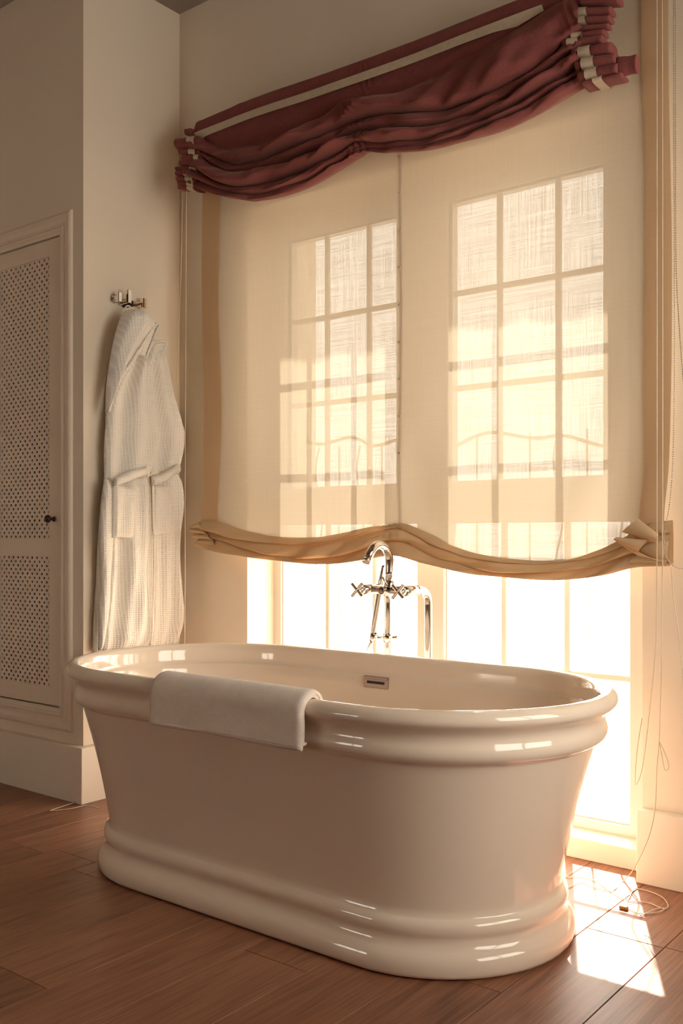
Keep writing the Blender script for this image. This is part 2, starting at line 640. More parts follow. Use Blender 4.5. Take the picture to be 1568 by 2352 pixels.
UL = (-2.566, -2.032)
UR = (-1.812, -1.238)
for (a, b), (ua, ub), vx in ((GL, UL, (-2.392, -2.188)), (GR, UR, (-1.630, -1.412))):
    s = ring('casement_sash', a, b, ZM0 + 0.05, ZT + 0.035, ua, ub, ZM1, ZT, YF - 0.008, YF + 0.055, win)
    bead(ua, ub, ZM1, ZT, s)
    glazed(s, ua, ub, ZM1, ZT, vx, (1.529, 1.865))
for (a, b), vx in ((GL, (-2.388, -2.160)), (GR, (-1.612, -1.380))):
    s = ring('fixed_sash', a, b, ZB, ZM0, a + 0.004, b - 0.004, ZB + 0.006, ZM0 - 0.004, YF + 0.01, YF + 0.05, win)
    glazed(s, a + 0.004, b - 0.004, ZB + 0.006, ZM0 - 0.004, vx, (0.555,))

# two made-up windows out of view, added to fill the room with skylight
for nm, pl, (a, b, c, d) in (('fill_window_side', 'x', FILL_SIDE), ('fill_window_rear', 'y', FILL_REAR)):
    if pl == 'x':
        bar = lambda u0, u1, z0, z1: (XR + 0.03, XR + 0.08, u0, u1, z0, z1)
        quad = [(XR + 0.05, a, c), (XR + 0.05, b, c), (XR + 0.05, b, d), (XR + 0.05, a, d)]
        loc = (XR + 0.05, (a + b) / 2, c)
    else:
        bar = lambda u0, u1, z0, z1: (u0, u1, YB - 0.08, YB - 0.03, z0, z1)
        quad = [(a, YB - 0.05, c), (b, YB - 0.05, c), (b, YB - 0.05, d), (a, YB - 0.05, d)]
        loc = ((a + b) / 2, YB - 0.05, c)
    w_ = thing(nm, loc, 'white framed fill window added outside the view', kind='structure')
    u = (a + b) / 2
    boxes('frame', [bar(a, a + 0.05, c, d), bar(b - 0.05, b, c, d), bar(a, b, c, c + 0.05), bar(a, b, d - 0.05, d), bar(u - 0.04, u + 0.04, c, d)], M['frame'], w_)
    me = bpy.data.meshes.new('mesh')
    me.from_pydata(quad, [], [(0, 1, 2, 3)])
    link('pane', me, M['glass'], w_)

# ------------------------------------------------------------------ outside: ground, balcony, railing, awning
tag(box('ground', -60, 60, YO + 1.6, 90, -3.6, -3.5, M['stone']), 'pale ground below the balcony', kind='structure')
tag(box('balcony_floor', -5.5, 2.0, YO, YO + 1.25, -0.20, -0.03, M['stone'], bev=0.01), 'pale stone balcony floor outside the window', kind='structure')
RY = 3.15
rail = thing('window_guard', ((OX0 + OX1) / 2, RY, 0.066), 'white iron guard rail of straight and wavy bars just outside the window glass', 'railing')
tr = [on_y(a, b, RY) for a, b in ((658, 1011), (686, 1005), (716, 1018), (740, 1020), (765, 1014), (801, 1005), (828, 1010), (850, 1023), (874, 1022), (906, 1012), (940, 1004), (975, 1012), (1005, 1030), (1028, 1034), (1060, 1018), (1090, 1003), (1120, 994),
                                  (1150, 994), (1200, 1003), (1240, 1006), (1280, 1000), (1310, 1003), (1350, 1015), (1400, 1025))]
tr = [Vector((OX0, RY, tr[0].z + 0.01))] + tr + [Vector((OX1, RY, tr[-1].z - 0.02))]
tube('wavy_top_rail', tr, 0.0075, M['iron'], rail, sides=10, n=6)
box('bottom_rail', OX0, OX1, RY - 0.010, RY + 0.010, 0.12, 0.14, M['iron'], rail, bev=0.004)
bm = bmesh.new()
bm_tube(bm, [(0, 0, 0.135), (0, 0, 1.375)], 0.0040, 8)
proto_s = bm_done(bm)
proto_s.materials.append(M['iron'])
bm = bmesh.new()
bm_tube(bm, [(0.017 * math.sin(t / 36 * 2 * PI * 3.0), 0, 0.135 + 1.24 * t / 36) for t in range(37)], 0.0037, 6)
proto_w = bm_done(bm)
proto_w.materials.append(M['iron'])
step = (on_y(1348, 1400, RY).x - on_y(1095, 1400, RY).x) / 4
X = on_y(1348, 1400, RY).x + 2 * step
i = 0
while X > OX0 + 0.03:
    if X < OX1 - 0.02:
        o = link('baluster' if i % 2 == 0 else 'wavy_baluster', proto_s if i % 2 == 0 else proto_w, None, rail)
        o.location = Vector(o.location) + Vector((X, RY, 0))
    X -= step
    i += 1

aw = thing('awning', (-2.3, YO, 3.1), 'canvas awning with scalloped valance above the window outside', 'awning')
AY = 3.92            # front of the awning
DZ = SLOPE * (AY - 2.69)
zv = 1.655 + DZ      # valance lower edge: its shade falls on the sheer blind at 1.65
AX0, AX1 = -4.4, -0.6
NS = 120


def scallop(X, amp):
    return amp * abs(math.sin((X - AX0) / 0.24 * PI)) ** 0.8


rows = []
for yy, off in ((AY - 0.003, 0), (AY - 0.003, 1), (AY + 0.003, 1), (AY + 0.003, 0)):
    r = []
    for i in range(NS + 1):
        X = AX0 + (AX1 - AX0) * i / NS
        r.append((X, yy, zv + 0.22 if off else zv - scallop(X, 0.028) + 0.012 + 0.012 * math.sin(X * 5.1)))
    rows.append(r)
link('valance', grid_mesh(rows, close_v=True, smooth=False), M['canvas'], aw)
rows = []
for dz in (0.0, 0.008):
    rows.append([(AX0, YO, zv + 0.50 + dz), (AX1, YO, zv + 0.50 + dz)])
    rows.append([(AX0, AY, zv + 0.22 + dz), (AX1, AY, zv + 0.22 + dz)])
rows = [rows[0], rows[1], rows[3], rows[2]]
link('canopy', grid_mesh(rows, close_v=True, smooth=False), M['canvas'], aw)
tube('front_bar', [(AX0, AY, zv + 0.225), (AX1, AY, zv + 0.225)], 0.014, M['iron'], aw)
for X in (AX0 + 0.1, AX1 - 0.1):
    tube('awning_arm', [(X, YO, zv + 0.05), (X, AY, zv + 0.225)], 0.016, M['iron'], aw)
tag(box('facade', -5.6, 2.0, YO, YO + 0.02, ZC - 0.1, zv + 0.9, M['facade']), 'pale rendered facade above the window', kind='structure')

# ------------------------------------------------------------------ built-in cupboard
cab = thing('built_in_cupboard', ((DX0 + DX1) / 2, YC, DZ0), 'cream built-in cupboard with perforated door panels and dark knob', 'cupboard')
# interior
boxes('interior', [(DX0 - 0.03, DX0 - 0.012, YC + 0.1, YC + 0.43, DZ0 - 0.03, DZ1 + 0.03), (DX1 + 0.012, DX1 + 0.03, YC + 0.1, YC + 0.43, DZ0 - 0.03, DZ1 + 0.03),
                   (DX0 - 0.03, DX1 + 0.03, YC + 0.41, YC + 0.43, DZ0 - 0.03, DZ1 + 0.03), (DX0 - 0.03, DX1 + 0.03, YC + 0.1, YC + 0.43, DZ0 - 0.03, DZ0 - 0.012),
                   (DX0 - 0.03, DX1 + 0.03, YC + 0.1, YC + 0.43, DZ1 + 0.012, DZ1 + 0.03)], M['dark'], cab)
# moulding: a stepped profile mitred around the door
FX0, FX1, FZ0, FZ1 = DX0 - 0.078, DX1 + 0.083, 0.249, 2.252
prof = [(0.000, 0.000), (0.000, 0.004), (0.010, 0.006), (0.013, 0.016), (0.022, 0.018), (0.030, 0.010), (0.040, 0.009), (0.048, 0.018), (0.055, 0.022), (0.070, 0.022), (0.078, 0.015), (0.083, 0.0)]
# the corner points of the ring at moulding width w, measured from the inside
IN = (DX0 - 0.005, DX1 + 0.005, DZ0 - 0.010, DZ1 + 0.005)


def corner(w):
    return [(IN[0] - w, IN[2] - w), (IN[1] + w, IN[2] - w), (IN[1] + w, IN[3] + w), (IN[0] - w, IN[3] + w)]


for side in range(4):
    rows = []
    for w, d in prof:
        c = corner(w)
        a, b = c[side], c[(side + 1) % 4]
        rows.append([(a[0], YC - d * 0.55 - 0.0005, a[1]), (b[0], YC - d * 0.55 - 0.0005, b[1])])
    link('moulding', grid_mesh(rows, smooth=False), M['cabinet'], cab)
# door
PX0, PX1 = DX0 + 0.073, -3.258
PZ = [(0.413, 0.928), (0.996, 2.106)]
yd = YC + 0.004
bm = bmesh.new()
bm_box(bm, DX0, PX0, yd, yd + 0.022, DZ0, DZ1)
bm_box(bm, PX1, DX1, yd, yd + 0.022, DZ0, DZ1)
bm_box(bm, PX0, PX1, yd, yd + 0.022, DZ0, PZ[0][0])
bm_box(bm, PX0, PX1, yd, yd + 0.022, PZ[0][1], PZ[1][0])
bm_box(bm, PX0, PX1, yd, yd + 0.022, PZ[1][1], DZ1)
door = link('door', bm_done(bm), M['cabinet'], cab)
PITCH, HR = 0.0324, 0.0057


def perforated(z0, z1):
    """sheet with real round holes in a diamond lattice, brick-tiled cells"""
    verts, faces = [], []
    yp = yd + 0.004
    hh = PITCH / 2
    nr = int(round((z1 - z0) / hh))
    nc = int(math.ceil((PX1 - PX0) / PITCH)) + 1
    K = 12
    for j in range(nr):
        zc = z0 + (j + 0.5) * (z1 - z0) / nr
        h2 = (z1 - z0) / nr / 2
        for i in range(nc):
            xc = PX1 - 0.006 - (i + (0.5 if j % 2 else 0.0)) * PITCH
            xa, xb = xc - PITCH / 2, xc + PITCH / 2
            if xa > PX1 or xb < PX0 - 0.001:
                continue
            b = len(verts)
            for q in range(K):
                a = 2 * PI * q / K
                c, s = math.cos(a), math.sin(a)
                verts.append((min(xc + HR * c, PX1), yp, zc + HR * s))
                verts.append((min(xc + HR * c, PX1), yp + 0.004, zc + HR * s))
                t = 1 / max(abs(c) / (PITCH / 2), abs(s) / h2)
                verts.append((max(min(xc + t * c, PX1 + 0.002), PX0 - 0.004), yp, zc + t * s))
            for q in range(K):
                q2 = (q + 1) % K
                faces.append((b + q * 3, b + q * 3 + 2, b + q2 * 3 + 2, b + q2 * 3))
                faces.append((b + q * 3 + 1, b + q * 3, b + q2 * 3, b + q2 * 3 + 1))
            # the four corners between the hole ring and the cell's rectangle
            for sx, sz in ((1, 1), (-1, 1), (-1, -1), (1, -1)):
                ang = math.atan2(sz * h2, sx * PITCH / 2) % (2 * PI)
                q = int(ang / (2 * PI / K)) % K
                verts.append((max(min(xc + sx * PITCH / 2, PX1 + 0.002), PX0 - 0.004), yp, zc + sz * h2))
                faces.append((b + q * 3 + 2, len(verts) - 1, b + ((q + 1) % K) * 3 + 2))
    me = bpy.data.meshes.new('mesh')
    me.from_pydata(verts, [], faces)
    me.update()
    return link('perforated_panel', me, M['cabinet'], door)


for z0, z1 in PZ:
    perforated(z0, z1)
# knob: a turned profile around an axis pointing into the room
kc = Vector((-3.226, yd, 1.073))
prof_k = [(0.0085, 0.0), (0.0085, 0.003), (0.0055, 0.006), (0.0052, 0.016), (0.009, 0.020), (0.0145, 0.025), (0.0155, 0.030), (0.013, 0.036), (0.007, 0.040), (0.0005, 0.041)]
rows = [[(kc.x + r * math.cos(2 * PI * q / 20), kc.y - d, kc.z + r * math.sin(2 * PI * q / 20)) for q in range(20)] for r, d in prof_k]
link('knob', grid_mesh(rows, close_u=True), M['knob'], door)

# ------------------------------------------------------------------ bathtub
TX, TY = -1.777, 2.144
HS0, HS1 = 0.41, 0.438      # half length of the straight side at floor / rim


def stadium(r, z, n_end=28, n_side=8, dx=0.0):
    hs = lerp(HS0, HS1, min(1, max(0, z / 0.62)))
    pts = []
    for i in range(n_end + 1):
        a = -PI / 2 + PI * i / n_end
        pts.append((TX + hs + r * math.cos(a), TY + r * math.sin(a), z))
    for i in range(1, n_side):
        pts.append((TX + lerp(hs, -hs, i / n_side), TY + r, z))
    for i in range(n_end + 1):
        a = PI / 2 + PI * i / n_end
        pts.append((TX - hs + r * math.cos(a), TY + r * math.sin(a), z))
    for i in range(1, n_side):
        pts.append((TX + lerp(-hs, hs, i / n_side), TY - r, z))
    return pts


outer = [(0.300, 0.004), (0.346, 0.004), (0.350, 0.006), (0.353, 0.014), (0.353, 0.030), (0.350, 0.044), (0.344, 0.053), (0.336, 0.060), (0.3305, 0.067),
         (0.3275, 0.075), (0.3265, 0.083), (0.3280, 0.090), (0.3310, 0.097), (0.3322, 0.105), (0.3312, 0.114), (0.3270, 0.123), (0.3195, 0.128), (0.3160, 0.132), (0.3158, 0.15)]
for i in range(1, 15):
    t = i / 14
    outer.append((0.316 + 0.068 * (0.62 * t + 0.38 * t * t), lerp(0.15, 0.492, t)))
outer += [(0.386, 0.497), (0.394, 0.501), (0.403, 0.507), (0.409, 0.514), (0.4115, 0.523), (0.4112, 0.532), (0.409, 0.540), (0.4063, 0.547), (0.4050, 0.555),
          (0.4058, 0.563), (0.409, 0.571), (0.415, 0.578), (0.4225, 0.584), (0.429, 0.590), (0.433, 0.598), (0.4315, 0.608), (0.426, 0.617), (0.418, 0.6225), (0.407, 0.625)]
inner = [(0.397, 0.6225), (0.390, 0.616), (0.386, 0.606), (0.384, 0.594), (0.3825, 0.575), (0.381, 0.566), (0.377, 0.561), (0.372, 0.558), (0.369, 0.553)]
for i in range(1, 12):
    t = i / 11
    inner.append((0.369 - 0.085 * t ** 1.3, lerp(0.553, 0.22, t)))
inner += [(0.270, 0.185), (0.248, 0.160), (0.215, 0.145), (0.14, 0.138), (0.05, 0.136)]
tub = thing('bathtub', (TX, TY, 0), 'white freestanding oval bathtub with moulded rim and plinth', 'bathtub')
rows = [stadium(r, z) for r, z in outer + inner]
me = grid_mesh(rows, close_u=True)
shell = link('shell', me, M['tub'], tub)
bm = bmesh.new()
bm.from_mesh(me)
bm.verts.ensure_lookup_table()
n = len(rows[0])
bm.faces.new([bm.verts[len(rows) * n - n + i] for i in range(n)])
bm.to_mesh(me)
bm.free()
# overflow plate on the inner back side
oc = on_y(862, 1567.5, TY + 0.362)
zo = oc.z


def inner_r(z):
    for i in range(len(inner) - 1):
        (r1, z1), (r2, z2) = inner[i], inner[i + 1]
        if z2 <= z <= z1:
            return lerp(r1, r2, (z1 - z) / (z1 - z2))
    return 0.36


yo = TY + inner_r(zo)
slope = (inner_r(zo + 0.015) - inner_r(zo - 0.015)) / 0.03


def plate(x0, x1, h0, h1, d0, d1, name, mat, parent, bev=0.001):
    """a box lying on the sloping inner wall"""
    bm = bmesh.new()
    bm_box(bm, x0, x1, -d1, -d0, h0, h1)
    if bev:
        bmesh.ops.bevel(bm, geom=bm.edges[:], offset=bev, segments=1, affect='EDGES')
    for v in bm.verts:
        v.co = Vector((v.co.x, yo + v.co.y + slope * v.co.z, zo + v.co.z))
    return link(name, bm_done(bm), mat, parent)


xo = oc.x
ovp = plate(xo - 0.048, xo + 0.048, -0.0185, 0.0185, -0.004, 0.004, 'overflow_plate', M['overflow'], tub)
plate(xo - 0.045, xo + 0.045, 0.009, 0.0165, 0.004, 0.006, 'overflow_lip', M['overflow'], ovp, 0.0005)
plate(xo - 0.034, xo + 0.034, -0.005, 0.0035, 0.0035, 0.0046, 'overflow_slot', M['slot'], ovp, 0)
# drain at the bottom
rows = [[(TX + r * math.cos(2 * PI * q / 24), TY + r * math.sin(2 * PI * q / 24), z) for q in range(24)] for r, z in ((0.001, 0.142), (0.028, 0.142), (0.034, 0.140), (0.036, 0.136))]
link('drain', grid_mesh(rows, close_u=True), M['chrome'], tub)

# ------------------------------------------------------------------ towel over the front rim
tl0, tl1 = on_y(352, 1690, TY - 0.442).x, on_y(697, 1720, TY - 0.442).x
towel = thing('folded_towel', ((tl0 + tl1) / 2, TY - 0.42, 0.5), 'folded white terry towel hung over the near rim of the bathtub', 'towel')


def towel_layer(off, zin, zout, x0, x1, name, taper, seed):
    """closed strip following the rim; off = distance of its inner face from the enamel"""
    th = 0.0115
    base = [(-0.372, zin), (-0.376, 0.575), (-0.382, 0.60), (-0.390, 0.618), (-0.400, 0.6255), (-0.412, 0.6245), (-0.424, 0.6175), (-0.4325, 0.604), (-0.434, 0.590), (-0.4335, 0.570), (-0.434, 0.545), (-0.436, 0.52), (-0.438, zout)]
    base = [Vector((p[0], p[1], 0)) for p in base]
    path = smooth_path(base, 4)
    nrm = []
    for i in range(len(path)):
        t = (path[min(i + 1, len(path) - 1)] - path[max(i - 1, 0)]).normalized()
        nv = Vector((t.y, -t.x, 0))
        nrm.append(nv if nv.dot(path[i] - Vector((-0.405, 0.56, 0))) > 0 or True else -nv)
    # make the normals point away from the rim's core
    core = Vector((-0.405, 0.585, 0))
    mid = len(path) // 2
    if nrm[mid].dot(path[mid] - core) < 0:
        nrm = [-v for v in nrm]
    NX = 44
    ins, outs = [], []
    m = len(path)
    for i, p in enumerate(path):
        ri, ro = [], []
        for j in range(NX + 1):
            s = j / NX
            X = lerp(x0, x1, s)
            v = i / (m - 1)
            X += (s - 0.5) * taper * (v - 0.5)
            ed = min(s, 1 - s) * (x1 - x0)
            rd = min(1.0, ed / 0.008)
            tt = th * (0.72 + 0.28 * math.sqrt(max(0, 1 - (1 - rd) ** 2)))
            w = 0.0018 * noise.noise(Vector((X * 9, v * 5, seed)))
            sag = 0.006 * noise.noise(Vector((X * 4, seed * 3.1, 0))) * max(0, v - 0.75) * 4
            groove = 0
            for gx in (0.165, 0.745):
                groove += 0.0018 * math.exp(-((s - gx) / 0.006) ** 2)
            a = p + nrm[i] * (off + w * 0.3)
            b = p + nrm[i] * (off + tt + w - groove)
            ri.append((X, TY + a.x, a.y - sag))
            ro.append((X, TY + b.x, b.y - sag))
        ins.append(ri)
        outs.append(ro)
    tip = [[((a[0] + b[0]) / 2, (a[1] + b[1]) / 2 + (0), (a[2] + b[2]) / 2 - 0.005) for a, b in zip(ins[-1], outs[-1])]]
    rows_ = outs + tip + ins[::-1]
    me_ = grid_mesh(rows_, close_v=True)
    o = link(name, me_, M['towel'], towel)
    bm_ = bmesh.new()
    bm_.from_mesh(me_)
    bm_.verts.ensure_lookup_table()
    nu = NX + 1
    nr_ = len(rows_)
    for j in (0, NX):
        for i in range(m - 1):
            q = [bm_.verts[r_ * nu + j] for r_ in (i, i + 1, nr_ - 2 - i, nr_ - 1 - i)]
            try:
                bm_.faces.new(q)
            except ValueError:
                pass
        bm_.faces.new([bm_.verts[r_ * nu + j] for r_ in (m - 1, m, m + 1)])
    bmesh.ops.recalc_face_normals(bm_, faces=bm_.faces[:])
    bm_.to_mesh(me_)
    bm_.free()
    return o


zt0 = on_y(690, 1722, TY - 0.445).z
towel_layer(0.0015, 0.50, zt0 + 0.012, tl0 + 0.012, tl1 - 0.003, 'inner_fold', 0.004, 1.3)
towel_layer(0.0100, 0.47, zt0, tl0, tl1, 'outer_fold', 0.010, 4.7)

# ------------------------------------------------------------------ floor-standing bath filler
FY = 2.648
xa_, xb_ = -1.877, -1.718
ZA = 0.832           # axis of the horizontal arms
fa = thing('bath_filler', ((xa_ + xb_) / 2, FY, 0), 'chrome floor-standing bath filler with cross handles behind the bathtub', 'faucet')


def lathe_dir(name, base, axis, profile, mat, parent, n=20):
    axis = Vector(axis).normalized()
    up = Vector((0, 0, 1)) if abs(axis.z) < 0.9 else Vector((1, 0, 0))
    u = axis.cross(up).normalized()
    v = axis.cross(u)
    rows_ = [[Vector(base) + axis * d + (u * math.cos(2 * PI * q / n) + v * math.sin(2 * PI * q / n)) * max(r, 0.0002) for q in range(n)] for r, d in profile]
    return link(name, grid_mesh(rows_, close_u=True), mat, parent)


ARM = 0.115
for X in (xa_, xb_):
    pts = [(X, FY, 0.0), (X, FY, 0.4), (X, FY, ZA - 0.05)]
    for q in range(1, 9):
        a = PI / 2 * q / 8
        pts.append((X, FY - 0.045 * (1 - math.cos(a)), ZA - 0.045 + 0.045 * math.sin(a)))
    pts.append((X, FY - 0.06, ZA))
    tube('leg', pts, 0.0125, M['chrome'], fa, sides=16)
    lathe_dir('floor_flange', (X, FY, 0), (0, 0, 1), [(0.034, 0), (0.034, 0.006), (0.030, 0.010), (0.016, 0.012), (0.0126, 0.02)], M['chrome'], fa)
    va_ = lathe_dir('valve_body', (X, FY - 0.052, ZA), (0, -1, 0), [(0.0126, 0), (0.0165, 0.001), (0.0165, 0.022), (0.0155, 0.024), (0.0165, 0.026), (0.0165, 0.088), (0.013, 0.090), (0.0125, 0.092)], M['chrome'], fa)
    lathe_dir('handle_stem', (X, FY - 0.142, ZA), (0, -1, 0), [(0.0125, 0), (0.0125, 0.012), (0.009, 0.015), (0.008, 0.026)], M['chrome'], fa)
    bm = bmesh.new()
    hy = FY - 0.172
    for a in (0.81, 0.81 + PI / 2):
        d = Vector((math.cos(a), 0, math.sin(a))) * 0.029
        c = Vector((X, hy, ZA))
        bm_tube(bm, [c - d, c + d], 0.0056, 12)
    me = bm_done(bm)
    link('cross_handle', me, M['chrome'], fa)
# crossbar, diverter, spout
XM = (xa_ + xb_) / 2
YBODY = FY - 0.105
tube('crossbar', [(xa_, YBODY, ZA), (xb_, YBODY, ZA)], 0.0135, M['chrome'], fa, sides=16)
lathe_dir('diverter_knob', (XM, YBODY - 0.01, ZA), (0, -1, 0), [(0.010, 0), (0.010, 0.020), (0.0125, 0.021), (0.0125, 0.036), (0.011, 0.0385), (0.0, 0.039)], M['overflow'], fa)
lathe_dir('spout_collar', (XM, YBODY, ZA + 0.008), (0, 0, 1), [(0.018, 0), (0.018, 0.012), (0.0145, 0.020), (0.0137, 0.022)], M['chrome'], fa)
tube('lever', [(XM + 0.004, YBODY - 0.012, ZA + 0.010), (XM - 0.006, YBODY - 0.03, ZA + 0.042)], 0.0035, M['chrome'], fa, sides=8)
pts = [(XM, YBODY, ZA + 0.02), (XM, YBODY, ZA + 0.06)]
RA = 0.056
zc_ = ZA + 0.090
for q in range(0, 17):
    a = math.radians(140) * q / 16
    pts.append((XM, YBODY - RA + RA * math.cos(a), zc_ + RA * math.sin(a)))
a = math.radians(140)
end = Vector(pts[-1])
dirn = Vector((0, -math.sin(a), math.cos(a)))
pts.append(tuple(end + dirn * 0.040))
tube('spout', pts, 0.0135, M['chrome'], fa, sides=18)
tip = end + dirn * 0.040
lathe_dir('spout_tip', tip, dirn, [(0.0136, -0.004), (0.0143, -0.002), (0.0143, 0.004), (0.0115, 0.0045), (0.0110, 0.001), (0.0005, 0.001)], M['chrome'], fa)
# hand shower in its cradle
hs_bot = on_y(854, 1474, FY - 0.035)
hs_top = on_y(881, 1297, FY - 0.035)
ax = (hs_top - hs_bot)
Lh = ax.length
prof_h = [(0.0005, 0.0), (0.0085, 0.001), (0.0095, 0.012), (0.0085, 0.020), (0.0095, 0.024), (0.0100, 0.06), (0.0102, 0.5 * Lh), (0.0098, 0.78 * Lh)]
hand = lathe_dir('hand_shower', hs_bot, ax, prof_h + [(0.0095, 0.80 * Lh), (0.006, Lh * 0.98), (0.0005, Lh)], M['chrome'], fa)
for q in range(7):
    t = 0.80 + q * 0.027
    r = lerp(0.0105, 0.0068, q / 6)
    lathe_dir('spray_rib', hs_bot + ax * t, ax, [(r - 0.002, -0.0016), (r, -0.0012), (r, 0.0012), (r - 0.002, 0.0016)], M['chrome'], hand, n=14)
cz = on_y(858, 1465, FY - 0.035)
lathe_dir('cradle_cup', cz - ax.normalized() * 0.012, ax, [(0.0105, 0), (0.0135, 0.0), (0.0135, 0.028), (0.0108, 0.028)], M['chrome'], fa)
lc = Vector((xa_, FY, cz.z + 0.0))
tube('cradle_arm', [cz, lc], 0.005, M['chrome'], fa, sides=10)
lathe_dir('cradle_clamp', (xa_, FY, cz.z - 0.015), (0, 0, 1), [(0.0126, 0), (0.0175, 0.0), (0.0175, 0.030), (0.0126, 0.030)], M['chrome'], fa)
lathe_dir('clamp_screw', (xa_, FY, cz.z), (0.8, 0.5, 0), [(0.006, 0.012), (0.006, 0.024), (0.0085, 0.025), (0.0085, 0.031), (0.0005, 0.032)], M['chrome'], fa, n=12)
hb = hs_bot
tube('shower_hose', [hb, on_y(846, 1492, FY - 0.035), on_y(836, 1530, FY - 0.03), (xa_ - 0.04, FY - 0.035, 0.42), (xa_ - 0.01, FY - 0.035, 0.28), (xa_ + 0.02, FY - 0.035, 0.24), (xa_ + 0.03, FY - 0.02, 0.28), (xa_ + 0.012, FY - 0.004, 0.32)],
     0.0062, M['chrome'], fa, sides=8, n=8)


# ------------------------------------------------------------------ cloth swags
def swag_rows(curves, Y, n=150, depth=0.6, maxd=0.05, flat_first=True, per=9, seed=0.0, wob=0.004, gather=(), x_rng=None, tuck=0.3, irr=0.5):
    """curves: fold lines traced in the photograph (pixels), read on the plane y = Y; each strip between two lines bulges to the room"""
    C = []
    for c in curves:
        C.append([(p.x, p.z) for p in (on_y(a, b, Y) for a, b in c)])
    lo = x_rng[0] if x_rng else max(c[0][0] for c in C)
    hi = x_rng[1] if x_rng else min(c[-1][0] for c in C)
    rows_ = []
    for bnd in range(len(C) - 1):
        for r in range(per + (1 if bnd == len(C) - 2 else 0)):
            t = r / per
            row = []
            for j in range(n + 1):
                X = lerp(lo, hi, j / n)
                za, zb = interp(C[bnd], X), interp(C[bnd + 1], X)
                hgt = max(za - zb, 0.002)
                tk = 0.0 if (bnd == 0 and flat_first) else tuck
                z = za - hgt * (t + tk * math.sin(PI * t) * t)
                if bnd == 0 and flat_first:
                    d = 0.006 * math.sin(PI * t) + 0.012 * t
                    if t > 0.8:
                        d -= (t - 0.8) * 0.09
                else:
                    md = 1.0 + irr * noise.noise(Vector((X * 4.5, bnd * 3.7 + t * 1.1, seed + 9))) + 0.6 * irr * noise.noise(Vector((X * 11 + t * 2.0, bnd * 5.1, seed + 3)))
                    d = min(hgt * depth, maxd) * max(0.15, md) * (math.sin(PI * t ** 1.25) ** 0.8)
                    d += (0.004 + 0.003 * bnd) * min(1, hgt / 0.02)
                w = noise.noise(Vector((X * 7, z * 26, seed))) * wob + noise.noise(Vector((X * 19, z * 40, seed + 5))) * wob * 0.5
                for gx, gw, ga in gather:
                    e = math.exp(-((X - gx) / gw) ** 2)
                    w += e * ga * math.sin((X - gx) * 260 + z * 90 + bnd)
                sc = 1.0 if (bnd or not flat_first) else 0.5
                row.append(Vector((X, Y - d - w * sc, z)))
            rows_.append(row)
    return rows_, lo, hi


YM = 2.635            # plane of the maroon blind
TOP = [(436, 288), (505, 258), (596, 221), (751, 168), (950, 95), (1070, 47), (1198, -2), (1330, -52), (1420, -88)]
F1 = [(440, 318), (467, 323), (505, 342), (550, 343), (596, 337), (681, 309), (737, 274), (786, 239), (838, 227), (900, 218), (943, 207), (1028, 158), (1113, 115), (1177, 75), (1262, 26), (1326, -4), (1400, -30)]
V2 = [(440, 345), (474, 350), (516, 368), (558, 379), (610, 372), (667, 351), (751, 319), (803, 291), (849, 275), (900, 267), (1028, 255), (1113, 226), (1198, 187), (1262, 145), (1313, 98), (1400, 40)]
V3 = [(440, 362), (474, 364), (505, 384), (540, 396), (610, 389), (681, 372), (751, 345), (803, 314), (835, 303), (900, 298), (985, 294), (1070, 273), (1156, 239), (1241, 187), (1318, 136), (1400, 80)]
V4 = [(440, 385), (477, 396), (523, 424), (575, 434), (646, 419), (716, 393), (786, 358), (831, 330), (865, 331), (900, 330), (985, 322), (1070, 298), (1156, 264), (1241, 218), (1326, 166), (1400, 118)]
V5 = [(440, 405), (470, 417), (523, 440), (593, 450), (663, 437), (733, 411), (803, 368), (842, 344), (900, 343), (985, 337), (1070, 315), (1156, 284), (1241, 240), (1326, 186), (1400, 140)]
BT_ = [(440, 420), (456, 428), (488, 445), (540, 459), (589, 465), (646, 456), (716, 431), (786, 391), (828, 364), (849, 352), (900, 355), (985, 349), (1070, 328), (1156, 304), (1241, 264), (1343, 204), (1400, 170)]
xg = on_y(838, 300, YM).x
mx0, mx1 = on_y(452, 350, YM).x, on_y(1352, 100, YM).x
mar = thing('maroon_blind', ((mx0 + mx1) / 2, YM, 2.25), 'maroon linen relaxed roman blind drawn up in swags with cream tape', 'blind')
rows, lo, hi = swag_rows([TOP, F1, V2, V3, V4, V5, BT_], YM, n=220, depth=1.25, maxd=0.08, per=16, seed=2.2, wob=0.016, tuck=0.6, irr=0.75, gather=((xg, 0.05, 0.006), (mx0, 0.05, 0.004), (mx1, 0.05, 0.004)), x_rng=(mx0, mx1))
rows.append([Vector((p.x, YM + 0.012, p.z + 0.01)) for p in rows[-1]])
rows.append([Vector((p.x, YM + 0.014, p.z + 0.01)) for p in rows[0]])
rows.append([Vector((p.x, YM + 0.006, p.z + 0.001)) for p in rows[0]])
link('swagged_cloth', grid_mesh(rows), M['maroon'], mar)
